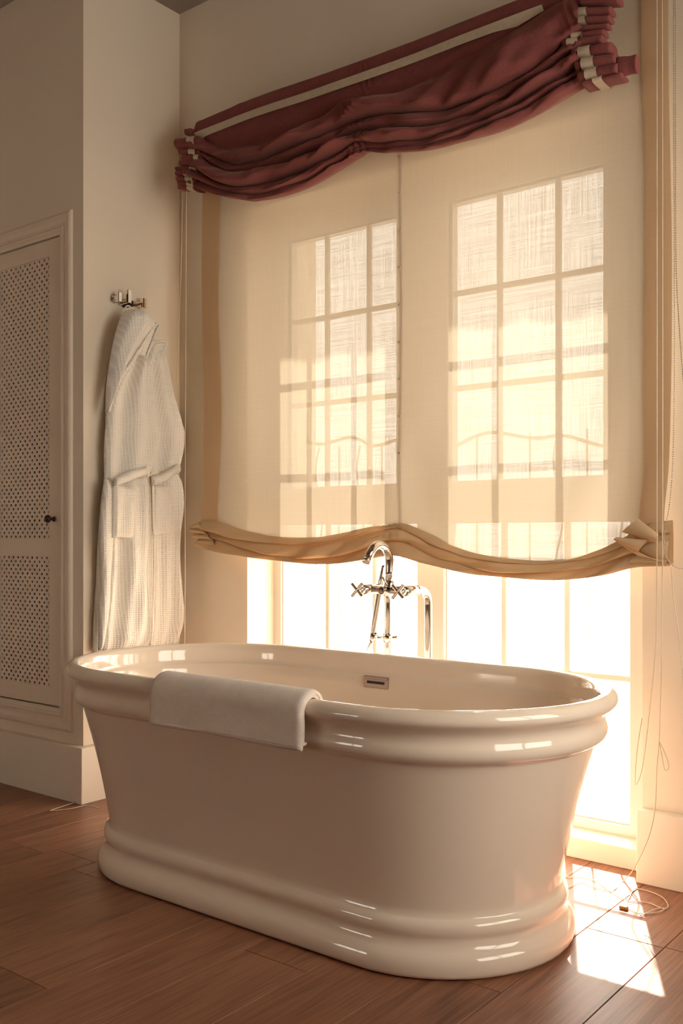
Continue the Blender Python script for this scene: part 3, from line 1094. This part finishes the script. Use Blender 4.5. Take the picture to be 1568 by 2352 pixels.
# cream tape across the flat part
Cf = [(p.x, p.z) for p in (on_y(a, b, YM) for a, b in TOP)]
Cg = [(p.x, p.z) for p in (on_y(a, b, YM) for a, b in F1)]
rows = []
tx0, tx1 = on_y(455, 300, YM).x, on_y(1252, 20, YM).x
TAPE_T, TAPE_B = 0.052, 0.083
for s in (0, 0.5, 1.0):
    r = []
    for j in range(101):
        X = lerp(tx0, tx1, j / 100)
        za, zb = interp(Cf, X), interp(Cg, X)
        z = za - lerp(TAPE_T, TAPE_B, s)
        z = max(z, zb + 0.004)
        t = (za - z) / max(za - zb, 0.004)
        r.append(Vector((X, YM - 0.006 * math.sin(PI * min(1, t)) - 0.012 * t + max(0, t - 0.8) * 0.09 - 0.0105, z)))
    rows.append(r)
link('cream_tape', grid_mesh(rows), M['tape'], mar)
box('header_band', mx1 - 0.06, -0.965, YM - 0.010, YM + 0.012, 2.53, 2.618, M['maroon'], mar, bev=0.004)
box('headrail', mx0 + 0.02, -0.98, YM + 0.02, YW, 2.575, 2.60, M['trim'], mar, bev=0.002)


def ruffle(x0, y0, x1, y1, hh, Yp, depth, trim=None, ang=0.0):
    """one rounded fold end: from pixel (x0,y0) to (x1,y1), half height hh px"""
    a, b = on_y(x0, y0, Yp), on_y(x1, y1, Yp)
    h = hh / FPX * (a - CAM).dot(FW)
    rows_ = []
    n_ = 14
    for i in range(n_ + 1):
        t = i / n_
        c = a.lerp(b, t)
        k_ = 1.0 + 0.05 * math.sin(t * 7 + x0)
        ring_ = []
        for q in range(14):
            g = 2 * PI * q / 14
            ring_.append((c.x, c.y - depth * math.cos(g) * k_ * (1 - 0.15 * t) + 0.002 * math.sin(5 * g + x0), c.z + h * math.copysign(abs(math.sin(g)) ** 0.55, math.sin(g)) * k_))
        rows_.append(ring_)
    me_ = grid_mesh(rows_, close_u=True)
    o = link('ruffle', me_, M['maroon'], mar)
    bm_ = bmesh.new()
    bm_.from_mesh(me_)
    bm_.verts.ensure_lookup_table()
    bm_.faces.new([bm_.verts[q] for q in range(14)][::-1])
    bm_.faces.new([bm_.verts[n_ * 14 + q] for q in range(14)])
    bm_.to_mesh(me_)
    bm_.free()
    if trim:
        rows_ = []
        for i in range(5):
            t = lerp(trim[0], trim[1], i / 4)
            c = a.lerp(b, t)
            rows_.append([(c.x, c.y - (depth * 1.02 + 0.0025) * math.cos(2 * PI * q / 14), c.z + (h * 1.03 + 0.002) * math.copysign(abs(math.sin(2 * PI * q / 14)) ** 0.55, math.sin(2 * PI * q / 14))) for q in range(14)])
        link('tape_band', grid_mesh(rows_, close_u=True), M['tape'], o)
    return o


# folds at the end near the alcove (pixels), then at the end near the cords
for a in ((442, 303, 430, 305, 7, 0.02, None), (464, 329, 410, 332, 13, 0.030, (0.10, 0.42)), (468, 352, 416, 350, 7, 0.022, (0.2, 0.5)), (468, 366, 424, 366, 8, 0.024, (0.05, 0.3)),
          (466, 378, 418, 377, 6, 0.022, None), (470, 390, 411, 390, 6.5, 0.026, (0.15, 0.4)), (466, 404, 411, 401, 6.5, 0.027, (0.25, 0.6)), (462, 416, 412, 413, 6.5, 0.028, (0.15, 0.5)),
          (460, 428, 417, 424, 6, 0.028, (0.1, 0.45)), (460, 436, 417, 433, 5, 0.027, (0.1, 0.45))):
    ruffle(a[0], a[1], a[2], a[3], a[4], YM - 0.022, a[5], a[6])
for a in ((1335, 8, 1425, 3, 10, 0.026, None), (1318, 35, 1407, 28, 9.5, 0.028, (0.10, 0.42)), (1318, 54, 1404, 46, 8, 0.027, (0.10, 0.40)), (1305, 72, 1400, 62, 6, 0.020, None),
          (1303, 90, 1392, 78, 6, 0.024, (0.18, 0.46)), (1300, 107, 1388, 95, 10, 0.030, (0.12, 0.42)), (1322, 132, 1409, 114, 13, 0.034, (0.18, 0.50)), (1330, 158, 1419, 140, 14, 0.038, (0.18, 0.50)),
          (1338, 184, 1424, 164, 13, 0.040, (0.20, 0.52)), (1345, 200, 1434, 178, 5, 0.036, (0.30, 0.55)), (1420, 155, 1464, 147, 21, 0.018, None)):
    ruffle(a[0], a[1], a[2], a[3], a[4], YM - 0.026, a[5], a[6])

# ------------------------------------------------------------------ sheer blind
YS = 2.697
sh0, sh1 = on_y(467, 900, YS).x, on_y(1539, 900, YS).x
G0 = [(452, 1196), (468, 1195), (508, 1199), (565, 1219), (636, 1232), (726, 1234), (779, 1226), (826, 1215), (865, 1208), (905, 1203), (925, 1202), (955, 1212), (1000, 1232), (1036, 1252), (1109, 1274), (1217, 1287), (1290, 1284), (1362, 1268), (1427, 1238), (1471, 1205), (1500, 1198), (1545, 1195)]
G1 = [(452, 1214), (468, 1213), (504, 1221), (565, 1239), (654, 1248), (743, 1246), (797, 1235), (865, 1220), (905, 1214), (930, 1216), (1000, 1250), (1090, 1281), (1217, 1296), (1290, 1292), (1362, 1279), (1427, 1256), (1471, 1232), (1500, 1226), (1545, 1224)]
G2 = [(452, 1230), (468, 1229), (504, 1236), (565, 1257), (654, 1276), (726, 1280), (797, 1273), (843, 1260), (880, 1247), (905, 1240), (940, 1245), (1000, 1275), (1072, 1297), (1145, 1312), (1217, 1314), (1308, 1308), (1380, 1296), (1449, 1272), (1500, 1260), (1545, 1262)]
G3 = [(452, 1250), (483, 1259), (547, 1272), (618, 1284), (726, 1294), (797, 1292), (861, 1282), (904, 1274), (929, 1274), (958, 1284), (1000, 1296), (1080, 1316), (1181, 1326), (1254, 1331), (1326, 1328), (1398, 1318), (1471, 1300), (1545, 1297)]
Cg0 = [(p.x, p.z) for p in (on_y(a, b, YS) for a, b in G0)]
shb = thing('sheer_blind', ((sh0 + sh1) / 2, YS, 0.87), 'sheer golden linen blind over the window with gathered lower edge', 'blind')


def sheer_y(X, z):
    w = 0.004 * noise.noise(Vector((X * 3.2, z * 1.3, 1.0)))
    # slack folds near the lower corners and beside the centre seam
    for cx, s in ((sh0 + 0.16, 1), (-1.86, -1), (-1.80, 1), (sh1 - 0.20, -1)):
        lowz = math.exp(-((z - 1.10) / 0.32) ** 2)
        w += 0.006 * lowz * math.sin((X - cx) * 26 + s * (z - 1.1) * 9) * math.exp(-((X - cx) / 0.16) ** 2)
    return YS + w


def edge_l(z):
    return sh0 + 0.006 * math.sin(z * 5.3) - 0.010 * math.exp(-((z - 1.10) / 0.06) ** 2)


def edge_r(z):
    return sh1 + 0.005 * math.sin(z * 4.1 + 1) - 0.012 * math.exp(-((z - 1.05) / 0.10) ** 2)


def sheer_sheet(name, fx0, fx1, ztop, dy, nx, nz):
    rows_ = []
    for i in range(nz + 1):
        r = []
        for j in range(nx + 1):
            s = j / nx
            Xg = lerp(fx0(1.4), fx1(1.4), s)
            zb = interp(Cg0, Xg) - 0.012
            z = lerp(ztop, zb, i / nz)
            X = lerp(fx0(z), fx1(z), s)
            r.append(Vector((X, sheer_y(X, z) + dy, z)))
        rows_.append(r)
    return link(name, grid_mesh(rows_), M['sheer_hem' if name == 'side_hem' else 'sheer'], shb)


sheer_sheet('sheer_panel', edge_l, edge_r, 2.59, 0, 130, 70)
hw0 = on_y(506, 900, YS).x - sh0
hw1 = sh1 - on_y(1480, 900, YS).x
sheer_sheet('side_hem', edge_l, lambda z: edge_l(z) + hw0 + 0.003 * math.sin(z * 9), 2.59, -0.004, 6, 70)
sheer_sheet('side_hem', lambda z: edge_r(z) - hw1 + 0.003 * math.sin(z * 7), edge_r, 2.59, -0.004, 6, 70)
sheer_sheet('side_hem', lambda z: edge_r(z) - hw1 + 0.003 * math.sin(z * 7), lambda z: edge_r(z) - hw1 + 0.016, 2.59, -0.006, 3, 70)
cs = on_y(915, 800, YS).x
cs2 = on_y(922, 800, YS).x
sheer_sheet('centre_seam', lambda z: cs + 0.002 * math.sin(z * 8), lambda z: cs2 + 0.002 * math.sin(z * 8), 2.59, 0.004, 3, 70)
for q in range(10):
    zq = 1.16 + q * 0.125
    lathe_dir('seam_ring', ((cs + cs2) / 2, YS - 0.004, zq), (0, -1, 0), [(0.0030, 0), (0.0048, 0.0), (0.0048, 0.003), (0.0030, 0.003), (0.0030, 0)], M['tape'], shb, n=10)
xg1 = on_y(905, 1240, YS).x
rows, lo, hi = swag_rows([G0, G1, G2, G3], YS + 0.004, n=170, depth=1.0, maxd=0.04, flat_first=False, per=10, seed=8.8, wob=0.006, tuck=0.6, irr=0.9,
                         gather=((xg1, 0.05, 0.004), (sh1 - 0.06, 0.06, 0.004), (sh0 + 0.02, 0.03, 0.003)), x_rng=(sh0 - 0.012, sh1 + 0.004))
rows.append([Vector((p.x, YS + 0.012, p.z + 0.004)) for p in rows[-1]])
rows.append([Vector((p.x, YS + 0.014, lerp(p.z, q.z, 0.5))) for p, q in zip(rows[0], rows[-2])])
rows.append([Vector((p.x, YS + 0.010, p.z)) for p in rows[0]])
link('gathered_edge', grid_mesh(rows), M['sheer_fold'], shb)


def flap(pts_px, Yp, dy, name='corner_fold'):
    """a thick folded flap given by its outline in pixels (four corners)"""
    P = [on_y(a, b, Yp) for a, b in pts_px]
    rows_ = []
    for side in (0, 1):
        for i in range(7) if side == 0 else range(6, -1, -1):
            t = i / 6
            r = []
            for j in range(9):
                s = j / 8
                p = P[0].lerp(P[1], s).lerp(P[3].lerp(P[2], s), t)
                bul = 0.010 * math.sin(PI * t) + 0.004 * math.sin(PI * s)
                r.append(Vector((p.x, p.y + dy - (bul if side == 0 else -0.003), p.z)))
            rows_.append(r)
    return link(name, grid_mesh(rows_, close_v=True), M['sheer_fold'], shb)


for f, dy in ((((470, 1200), (452, 1207), (450, 1214), (480, 1218)), -0.030), (((480, 1214), (451, 1216), (452, 1223), (490, 1228)), -0.034), (((490, 1226), (456, 1228), (458, 1237), (500, 1240)), -0.030),
              (((500, 1238), (465, 1239), (465, 1252), (505, 1254)), -0.022),
              (((1478, 1192), (1524, 1228), (1516, 1246), (1440, 1222)), -0.040), (((1430, 1234), (1500, 1240), (1478, 1268), (1424, 1240)), -0.046),
              (((1424, 1242), (1475, 1276), (1520, 1286), (1545, 1298)), -0.036), (((1498, 1246), (1546, 1238), (1544, 1296), (1476, 1270)), -0.030),
              (((1470, 1275), (1540, 1284), (1545, 1296), (1450, 1296)), -0.030)):
    flap(f, YS, dy)

# ------------------------------------------------------------------ cords and bead chain


def cord(pts, label, rad=0.0014, name='blind_cord', cat='cord', group=None):
    o = tube(name, pts, rad, M['cord'], None, sides=6, n=6)
    return tag(o, label, cat, group)


YK = 2.655
cord([on_y(431, 380, 2.60), on_y(428, 470, 2.61), on_y(427, 700, 2.62), on_y(425, 1100, 2.63), on_y(425, 1300, 2.635), on_y(424, 1500, 2.64), on_y(424, 1600, 2.66)],
     'thin pale cord hanging straight down beside the robe from the maroon blind')
cord([on_y(419, 440, 2.66), on_y(415, 640, 2.69), on_y(409, 800, 2.71), on_y(403, 930, 2.73), on_y(398, 1040, 2.74)], 'thin slanting cord that runs down behind the hanging robe')
kn = on_y(1513, 1702, YK)
cord([on_y(1508, -60, YK), on_y(1508, 400, YK), on_y(1508, 1180, YK - 0.02), on_y(1508, 1290, YK - 0.02), on_y(1505, 1480, YK), on_y(1488, 1660, YK), on_y(1475, 1760, YK), on_y(1462, 1800, YK), on_y(1458, 1790, YK), on_y(1463, 1720, YK), on_y(1474, 1650, YK)],
     'thin blind cord with a loose loop hanging against the window jamb')
cord([on_y(1520, -60, YK), on_y(1521, 500, YK), on_y(1521, 1180, YK - 0.02), on_y(1521, 1300, YK - 0.02), on_y(1519, 1500, YK), kn, on_y(1508, 1760, YK), on_y(1505, 1840, YK), on_y(1496, 1900, YK - 0.01), on_y(1478, 1950, 2.66), on_y(1452, 2000, 2.67),
      on_z(1432, 2022, 0.004), on_z(1405, 2046, 0.003), on_z(1370, 2040, 0.003), on_z(1335, 2028, 0.003), on_z(1300, 2040, 0.003)],
     'long blind cord reaching from the sheer blind down to the floor')
cord([kn, on_y(1524, 1725, YK), on_y(1534, 1752, YK), on_y(1534, 1766, YK), on_y(1526, 1768, YK), on_y(1521, 1745, YK), kn], 'small knotted cord loop hanging against the wall')
cord([on_y(1541, 1305, YK), on_y(1546, 1370, YK), on_y(1556, 1440, YK), on_y(1566, 1540, YK), on_y(1572, 1650, YK)], 'slack cord falling from the corner of the sheer blind')
cord([on_z(1300, 2014, 0.003), on_z(1340, 2016, 0.003), on_z(1372, 2026, 0.003), on_z(1400, 2046, 0.003), on_z(1438, 2066, 0.004), on_z(1452, 2046, 0.004), on_z(1462, 2041, 0.003), on_z(1495, 2049, 0.003), on_z(1522, 2062, 0.003), on_z(1534, 2080, 0.003), on_z(1528, 2087, 0.003), on_z(1516, 2085, 0.004),
      on_z(1490, 2074, 0.003), on_z(1462, 2071, 0.003), on_z(1440, 2072, 0.005)], 'cord coiled in loops on the sunlit floor under the window')
cord([on_z(1434, 2080, 0.003), on_z(1460, 2096, 0.003), on_z(1490, 2098, 0.003), on_z(1518, 2093, 0.004), on_z(1524, 2086, 0.004), on_z(1505, 2088, 0.004), on_z(1486, 2096, 0.004), on_z(1470, 2104, 0.003)], 'short end of cord curled on the floor beside the coiled loops')
cord([on_z(250, 1815, 0.02), on_z(222, 1826, 0.012), on_z(186, 1838, 0.008), on_z(150, 1850, 0.004), on_z(120, 1860, 0.003), on_z(118, 1862, 0.003), on_z(140, 1860, 0.003), on_z(165, 1857, 0.003), on_z(200, 1850, 0.003), on_z(228, 1856, 0.003)],
     'bent cord end lying on the floor by the baseboard corner')
cl = on_z(1432, 2084, 0.006)
o = box('cord_toggle', cl.x - 0.012, cl.x + 0.012, cl.y - 0.006, cl.y + 0.006, 0.0, 0.011, M['cleat'], None, bev=0.003, seg=2)
tag(o, 'small brass cord toggle lying on the sunlit floor', 'toggle')


def bead_chain(pts, label):
    path = smooth_path(pts, 10)
    step = 0.0066
    pos, acc = [], 0.0
    for i in range(len(path) - 1):
        a, b = path[i], path[i + 1]
        L_ = (b - a).length
        while acc < L_:
            pos.append(a.lerp(b, acc / L_))
            acc += step
        acc -= L_
    verts, faces = [], []
    for p in pos:
        b = len(verts)
        r = 0.0024
        for d in ((1, 0, 0), (-1, 0, 0), (0, 1, 0), (0, -1, 0), (0, 0, 1), (0, 0, -1)):
            verts.append(tuple(p + Vector(d) * r))
        for f in ((0, 2, 4), (2, 1, 4), (1, 3, 4), (3, 0, 4), (2, 0, 5), (1, 2, 5), (3, 1, 5), (0, 3, 5)):
            faces.append(tuple(b + i for i in f))
    me = bpy.data.meshes.new('mesh')
    me.from_pydata(verts, [], faces)
    bm = bmesh.new()
    bm_tube(bm, path, 0.0007, 5)
    th = bm_done(bm)
    root = thing('bead_chain', pos[-1], label, 'chain')
    o = link('beads', me, M['bead'], root, smooth=True)
    o['kind'] = 'stuff'
    link('chain_thread', th, M['bead'], root)
    return root


bead_chain([on_y(1546, -80, 2.65), on_y(1547, 300, 2.65), on_y(1548, 600, 2.65), on_y(1548, 870, 2.65), on_y(1545, 1050, 2.64), on_y(1538, 1150, 2.625), on_y(1526, 1220, 2.622), on_y(1525, 1250, 2.622), on_y(1529, 1275, 2.622), on_y(1538, 1292, 2.625), on_y(1552, 1303, 2.63),
            on_y(1568, 1306, 2.64), on_y(1590, 1290, 2.65), on_y(1588, 1150, 2.655), on_y(1572, 920, 2.655), on_y(1560, 760, 2.655), on_y(1552, 600, 2.655), on_y(1551, 300, 2.655), on_y(1550, -80, 2.655)],
           'looped bead chain hanging at the outer edge of the sheer blind')

# ------------------------------------------------------------------ hook rack
hk = thing('robe_hook', (XA, 2.49, 1.90), 'chrome triple robe hook on the alcove wall', 'hook')
hz = on_x(300, 693, XA + 0.02).z
ya, yb2, yc2 = on_x(270, 690, XA + 0.03).y, on_x(296, 690, XA + 0.06).y, on_x(327, 690, XA + 0.03).y
box('back_plate', XA, XA + 0.008, ya - 0.012, yc2 + 0.012, hz - 0.012, hz + 0.012, M['chrome'], hk, bev=0.002)
for yy, reach in ((ya, 0.035), (yc2, 0.035)):
    box('peg', XA + 0.006, XA + reach, yy - 0.005, yy + 0.005, hz - 0.006, hz + 0.004, M['chrome'], hk, bev=0.001)
    box('peg_face', XA + reach - 0.004, XA + reach + 0.012, yy - 0.009, yy + 0.009, hz - 0.018, hz + 0.020, M['chrome'], hk, bev=0.002)
box('peg', XA + 0.006, XA + 0.062, yb2 - 0.007, yb2 + 0.007, hz - 0.020, hz - 0.004, M['chrome'], hk, bev=0.002)
box('peg_face', XA + 0.052, XA + 0.066, yb2 - 0.010, yb2 + 0.010, hz - 0.020, hz + 0.032, M['chrome'], hk, bev=0.002)
box('peg_boss', XA + 0.006, XA + 0.050, yb2 + 0.010, yb2 + 0.034, hz - 0.026, hz - 0.002, M['knob'], hk, bev=0.004)

# ------------------------------------------------------------------ bathrobe
rb = thing('bathrobe', (XA + 0.05, 2.52, 0.58), 'white waffle bathrobe with hood and tie belt hanging from the chrome hook', 'robe')


def cloth_panel(name, left, right, Xf, bulge, folds=(), nz=60, ny=26, seed=0.0, back=0.012, power=0.55, wob=0.005, parent=None, mat=None, lean=0.0, fade=0.0):
    """left / right: edge points (px, py) from top to bottom, read at depth x = Xf; closed body that swells towards the room"""
    L = [on_x(a, b, Xf) for a, b in left]
    R = [on_x(a, b, Xf) for a, b in right]
    Lz = sorted([(p.z, p.y) for p in L])
    Rz = sorted([(p.z, p.y) for p in R])
    zt_, zb_l, zb_r = max(L[0].z, R[0].z), L[-1].z, R[-1].z
    ztl, ztr = L[0].z, R[0].z
    rows_ = []
    for i in range(nz + 1):
        t = i / nz
        fr, bk = [], []
        for j in range(ny + 1):
            s = j / ny
            z = lerp(lerp(ztl, zb_l, t), lerp(ztr, zb_r, t), s)
            y = lerp(interp(Lz, lerp(ztl, zb_l, t)), interp(Rz, lerp(ztr, zb_r, t)), s)
            pr = max(0.0, 1 - abs(2 * s - 1) ** 3) ** power
            d = bulge * pr
            for amp, fq, ph, dr in folds:
                d += amp * pr * math.sin(2 * PI * (fq * s + dr * t) + ph)
            d += wob * pr * noise.noise(Vector((y * 14, z * 5, seed)))
            e = min(1, min(t, 1 - t) * 14)
            d *= (0.45 + 0.55 * math.sqrt(e)) * (1 - fade * t ** 2)
            Xs = Xf + lean * t * t
            kx = Xs / Xf
            y_, z_ = y * kx, EYE + (z - EYE) * kx
            fr.append(Vector((Xs - back * 0.5 + d, y_, z_)))
            bk.append(Vector((Xs - back, y_, z_)))
        rows_.append(fr + bk[::-1])
    me_ = grid_mesh(rows_, close_u=True)
    o = link(name, me_, mat or M['waffle'], parent or rb)
    bm_ = bmesh.new()
    bm_.from_mesh(me_)
    bm_.verts.ensure_lookup_table()
    w_ = len(rows_[0])
    for row in (0, nz):
        for j in range(ny):
            q = [bm_.verts[row * w_ + k_] for k_ in (j, j + 1, w_ - 2 - j, w_ - 1 - j)]
            try:
                bm_.faces.new(q)
            except ValueError:
                pass
    bmesh.ops.recalc_face_normals(bm_, faces=bm_.faces[:])
    bm_.to_mesh(me_)
    bm_.free()
    return o


X1, X2, X3, X4 = XA + 0.03, XA + 0.065, XA + 0.09, XA + 0.115
cloth_panel('back_panel', [(300, 735), (252, 880), (246, 1000), (244, 1090), (236, 1150), (228, 1260), (224, 1350), (219, 1430), (217, 1500)],
            [(345, 760), (372, 850), (405, 930), (418, 1000), (412, 1090), (417, 1150), (414, 1250), (414, 1350), (418, 1430), (414, 1480)], X1, 0.030, ((0.006, 3, 0.4, 0.3),), seed=1.0)
# skirt: two front halves
cloth_panel('front_skirt', [(262, 1105), (252, 1140), (250, 1220), (252, 1290), (246, 1380), (240, 1450), (238, 1494)],
            [(340, 1085), (345, 1140), (350, 1220), (352, 1300), (350, 1380), (348, 1440), (340, 1484)], X2, 0.052, ((0.020, 1.5, 2.6, 0.12), (0.009, 3.3, 0.3, 0.3)), seed=2.0, wob=0.018)
cloth_panel('front_skirt', [(347, 1090), (350, 1140), (351, 1220), (352, 1300), (350, 1380), (347, 1440), (346, 1484)],
            [(408, 1075), (417, 1130), (412, 1210), (410, 1270), (414, 1350), (420, 1420), (404, 1482)], X2 - 0.006, 0.044, ((0.018, 1.2, 3.4, -0.1), (0.008, 2.9, 0.8, 0.3)), seed=3.0, wob=0.016)
cloth_panel('side_facing', [(243, 1100), (236, 1180), (234, 1260), (236, 1320), (232, 1400), (229, 1494)], [(262, 1110), (261, 1180), (259, 1260), (254, 1320), (250, 1400), (236, 1490)], X2 + 0.022, 0.020, seed=3.5, ny=12)
# upper halves with the sleeves folded inside
cloth_panel('front_bodice', [(300, 822), (280, 858), (262, 900), (250, 950), (245, 1000), (243, 1060), (245, 1110)],
            [(318, 815), (324, 860), (334, 920), (344, 970), (355, 1005), (345, 1050), (334, 1095)], X2, 0.058, ((0.028, 0.85, 3.5, 0.06), (0.010, 2.4, 0.4, 0.2)), seed=4.0, wob=0.016)
cloth_panel('front_bodice', [(328, 815), (334, 865), (342, 925), (350, 980), (358, 1015), (352, 1055), (344, 1100)],
            [(360, 800), (380, 850), (397, 915), (423, 988), (422, 1025), (413, 1065), (404, 1090)], X1 + 0.016, 0.046, ((0.014, 1.1, 3.4, 0.1), (0.006, 2.8, 1.4, 0.2)), seed=5.0, wob=0.014)
cloth_panel('sleeve', [(352, 1000), (346, 1040), (340, 1080), (338, 1095)], [(362, 1003), (363, 1040), (364, 1080), (362, 1095)], X2 + 0.006, 0.026, seed=5.5, nz=24, ny=10)
# hood
cloth_panel('hood', [(292, 712), (280, 730), (264, 785), (254, 840), (248, 890), (246, 944)],
            [(318, 714), (340, 732), (352, 752), (318, 806), (284, 860), (250, 940)], X2 + 0.040, 0.062, ((0.022, 0.8, 0.2, 0.05), (0.007, 2.3, 1.5, 0.3)), seed=6.0, wob=0.016, power=0.4, lean=-0.012, fade=0.8)
rimp = [on_x(a, b, c) for a, b, c in ((360, 744, X4 + 0.02), (350, 757, X4 + 0.026), (336, 780, X4 + 0.028), (318, 808, X4 + 0.028), (302, 834, X4 + 0.026), (282, 862, X4 + 0.018), (268, 890, X4 + 0.008), (257, 920, X4 - 0.008), (249, 946, X3 + 0.006))]
tube('hood_edge', rimp, 0.0062, M['waffle'], rb, sides=8, n=5)
cloth_panel('hood_lining', [(350, 746), (334, 770), (318, 808), (312, 828)], [(365, 746), (354, 775), (340, 812), (328, 850)], X2 + 0.018, 0.018, seed=6.5, nz=24, ny=10)
rimp = [on_x(a, b, X3 + 0.012) for a, b in ((364, 747), (354, 776), (341, 808), (331, 838), (326, 866))]
tube('hood_edge', rimp, 0.0050, M['waffle'], rb, sides=8, n=5)
cloth_panel('collar', [(348, 788), (342, 812), (334, 846)], [(383, 786), (376, 805), (366, 828)], X2 + 0.010, 0.024, ((0.008, 1.2, 0.4, 0.2),), seed=7.0, nz=20, ny=14)
tube('collar_edge', [on_x(a, b, X3 + 0.002) for a, b in ((348, 793), (358, 785), (370, 784), (383, 787), (377, 803), (367, 824))], 0.0042, M['waffle'], rb, sides=8, n=5)


# belt: two bands across the front, pockets
def band(name, top, bot, Xf, thick, n_=24):
    T_ = smooth_path([on_x(a, b, Xf) for a, b in top], n_ // (len(top) - 1))
    B_ = smooth_path([on_x(a, b, Xf) for a, b in bot], n_ // (len(bot) - 1))
    rows_ = []
    m_ = min(len(T_), len(B_))
    for i in range(m_):
        t = i / (m_ - 1)
        bow = 0.022 * math.sin(PI * t)
        ring_ = []
        for q in range(9):
            s = q / 8
            p = T_[i].lerp(B_[i], s)
            stitch = -0.0012 * (math.exp(-((s - 0.3) / 0.03) ** 2) + math.exp(-((s - 0.7) / 0.03) ** 2))
            ring_.append(Vector((p.x + bow + thick * (1 - abs(2 * s - 1) ** 4) + stitch, p.y, p.z)))
        for q in range(8, -1, -1):
            p = T_[i].lerp(B_[i], q / 8)
            ring_.append(Vector((p.x + bow - 0.003, p.y, p.z)))
        rows_.append(ring_)
    me_ = grid_mesh(rows_, close_u=True)
    bm_ = bmesh.new()
    bm_.from_mesh(me_)
    bm_.verts.ensure_lookup_table()
    w_ = len(rows_[0])
    for row in (0, m_ - 1):
        for q in range(8):
            bm_.faces.new([bm_.verts[row * w_ + k_] for k_ in (q, q + 1, w_ - 2 - q, w_ - 1 - q)])
    bmesh.ops.recalc_face_normals(bm_, faces=bm_.faces[:])
    bm_.to_mesh(me_)
    bm_.free()
    return link(name, me_, M['waffle'], rb)


band('belt', [(262, 1098), (290, 1082), (318, 1074), (336, 1073)], [(264, 1117), (292, 1104), (318, 1094), (338, 1096)], X3 + 0.034, 0.013)
band('belt', [(348, 1096), (368, 1086), (390, 1074), (409, 1064)], [(350, 1116), (370, 1106), (392, 1094), (411, 1086)], X3 + 0.022, 0.013)
tube('belt_loop', [on_x(a, b, X4 + 0.028) for a, b in ((334, 1072), (341, 1082), (339, 1095))], 0.004, M['waffle'], rb, sides=8, n=5)
cloth_panel('pocket', [(261, 1112), (261, 1160), (262, 1235)], [(315, 1122), (316, 1170), (317, 1235)], X3 + 0.020, 0.016, ((0.005, 1.6, 0.5, 0.3),), seed=8.0, power=0.3, nz=24, ny=16, wob=0.003)
cloth_panel('pocket', [(354, 1116), (354, 1160), (354, 1228)], [(393, 1114), (396, 1160), (398, 1224)], X3 + 0.008, 0.015, ((0.005, 1.6, 0.5, 0.3),), seed=9.0, power=0.3, nz=24, ny=16, wob=0.003)
tube('front_edge', [on_x(a, b, X4 - 0.006) for a, b in ((351, 1100), (352, 1180), (354, 1260), (353, 1350), (350, 1440), (347, 1482))], 0.0045, M['waffle'], rb, sides=8, n=6)
tube('hanger_loop', [on_x(a, b, X2 + 0.004) for a, b in ((290, 716), (288, 706), (294, 702), (300, 706), (299, 716))], 0.0025, M['waffle'], rb, sides=6, n=5)
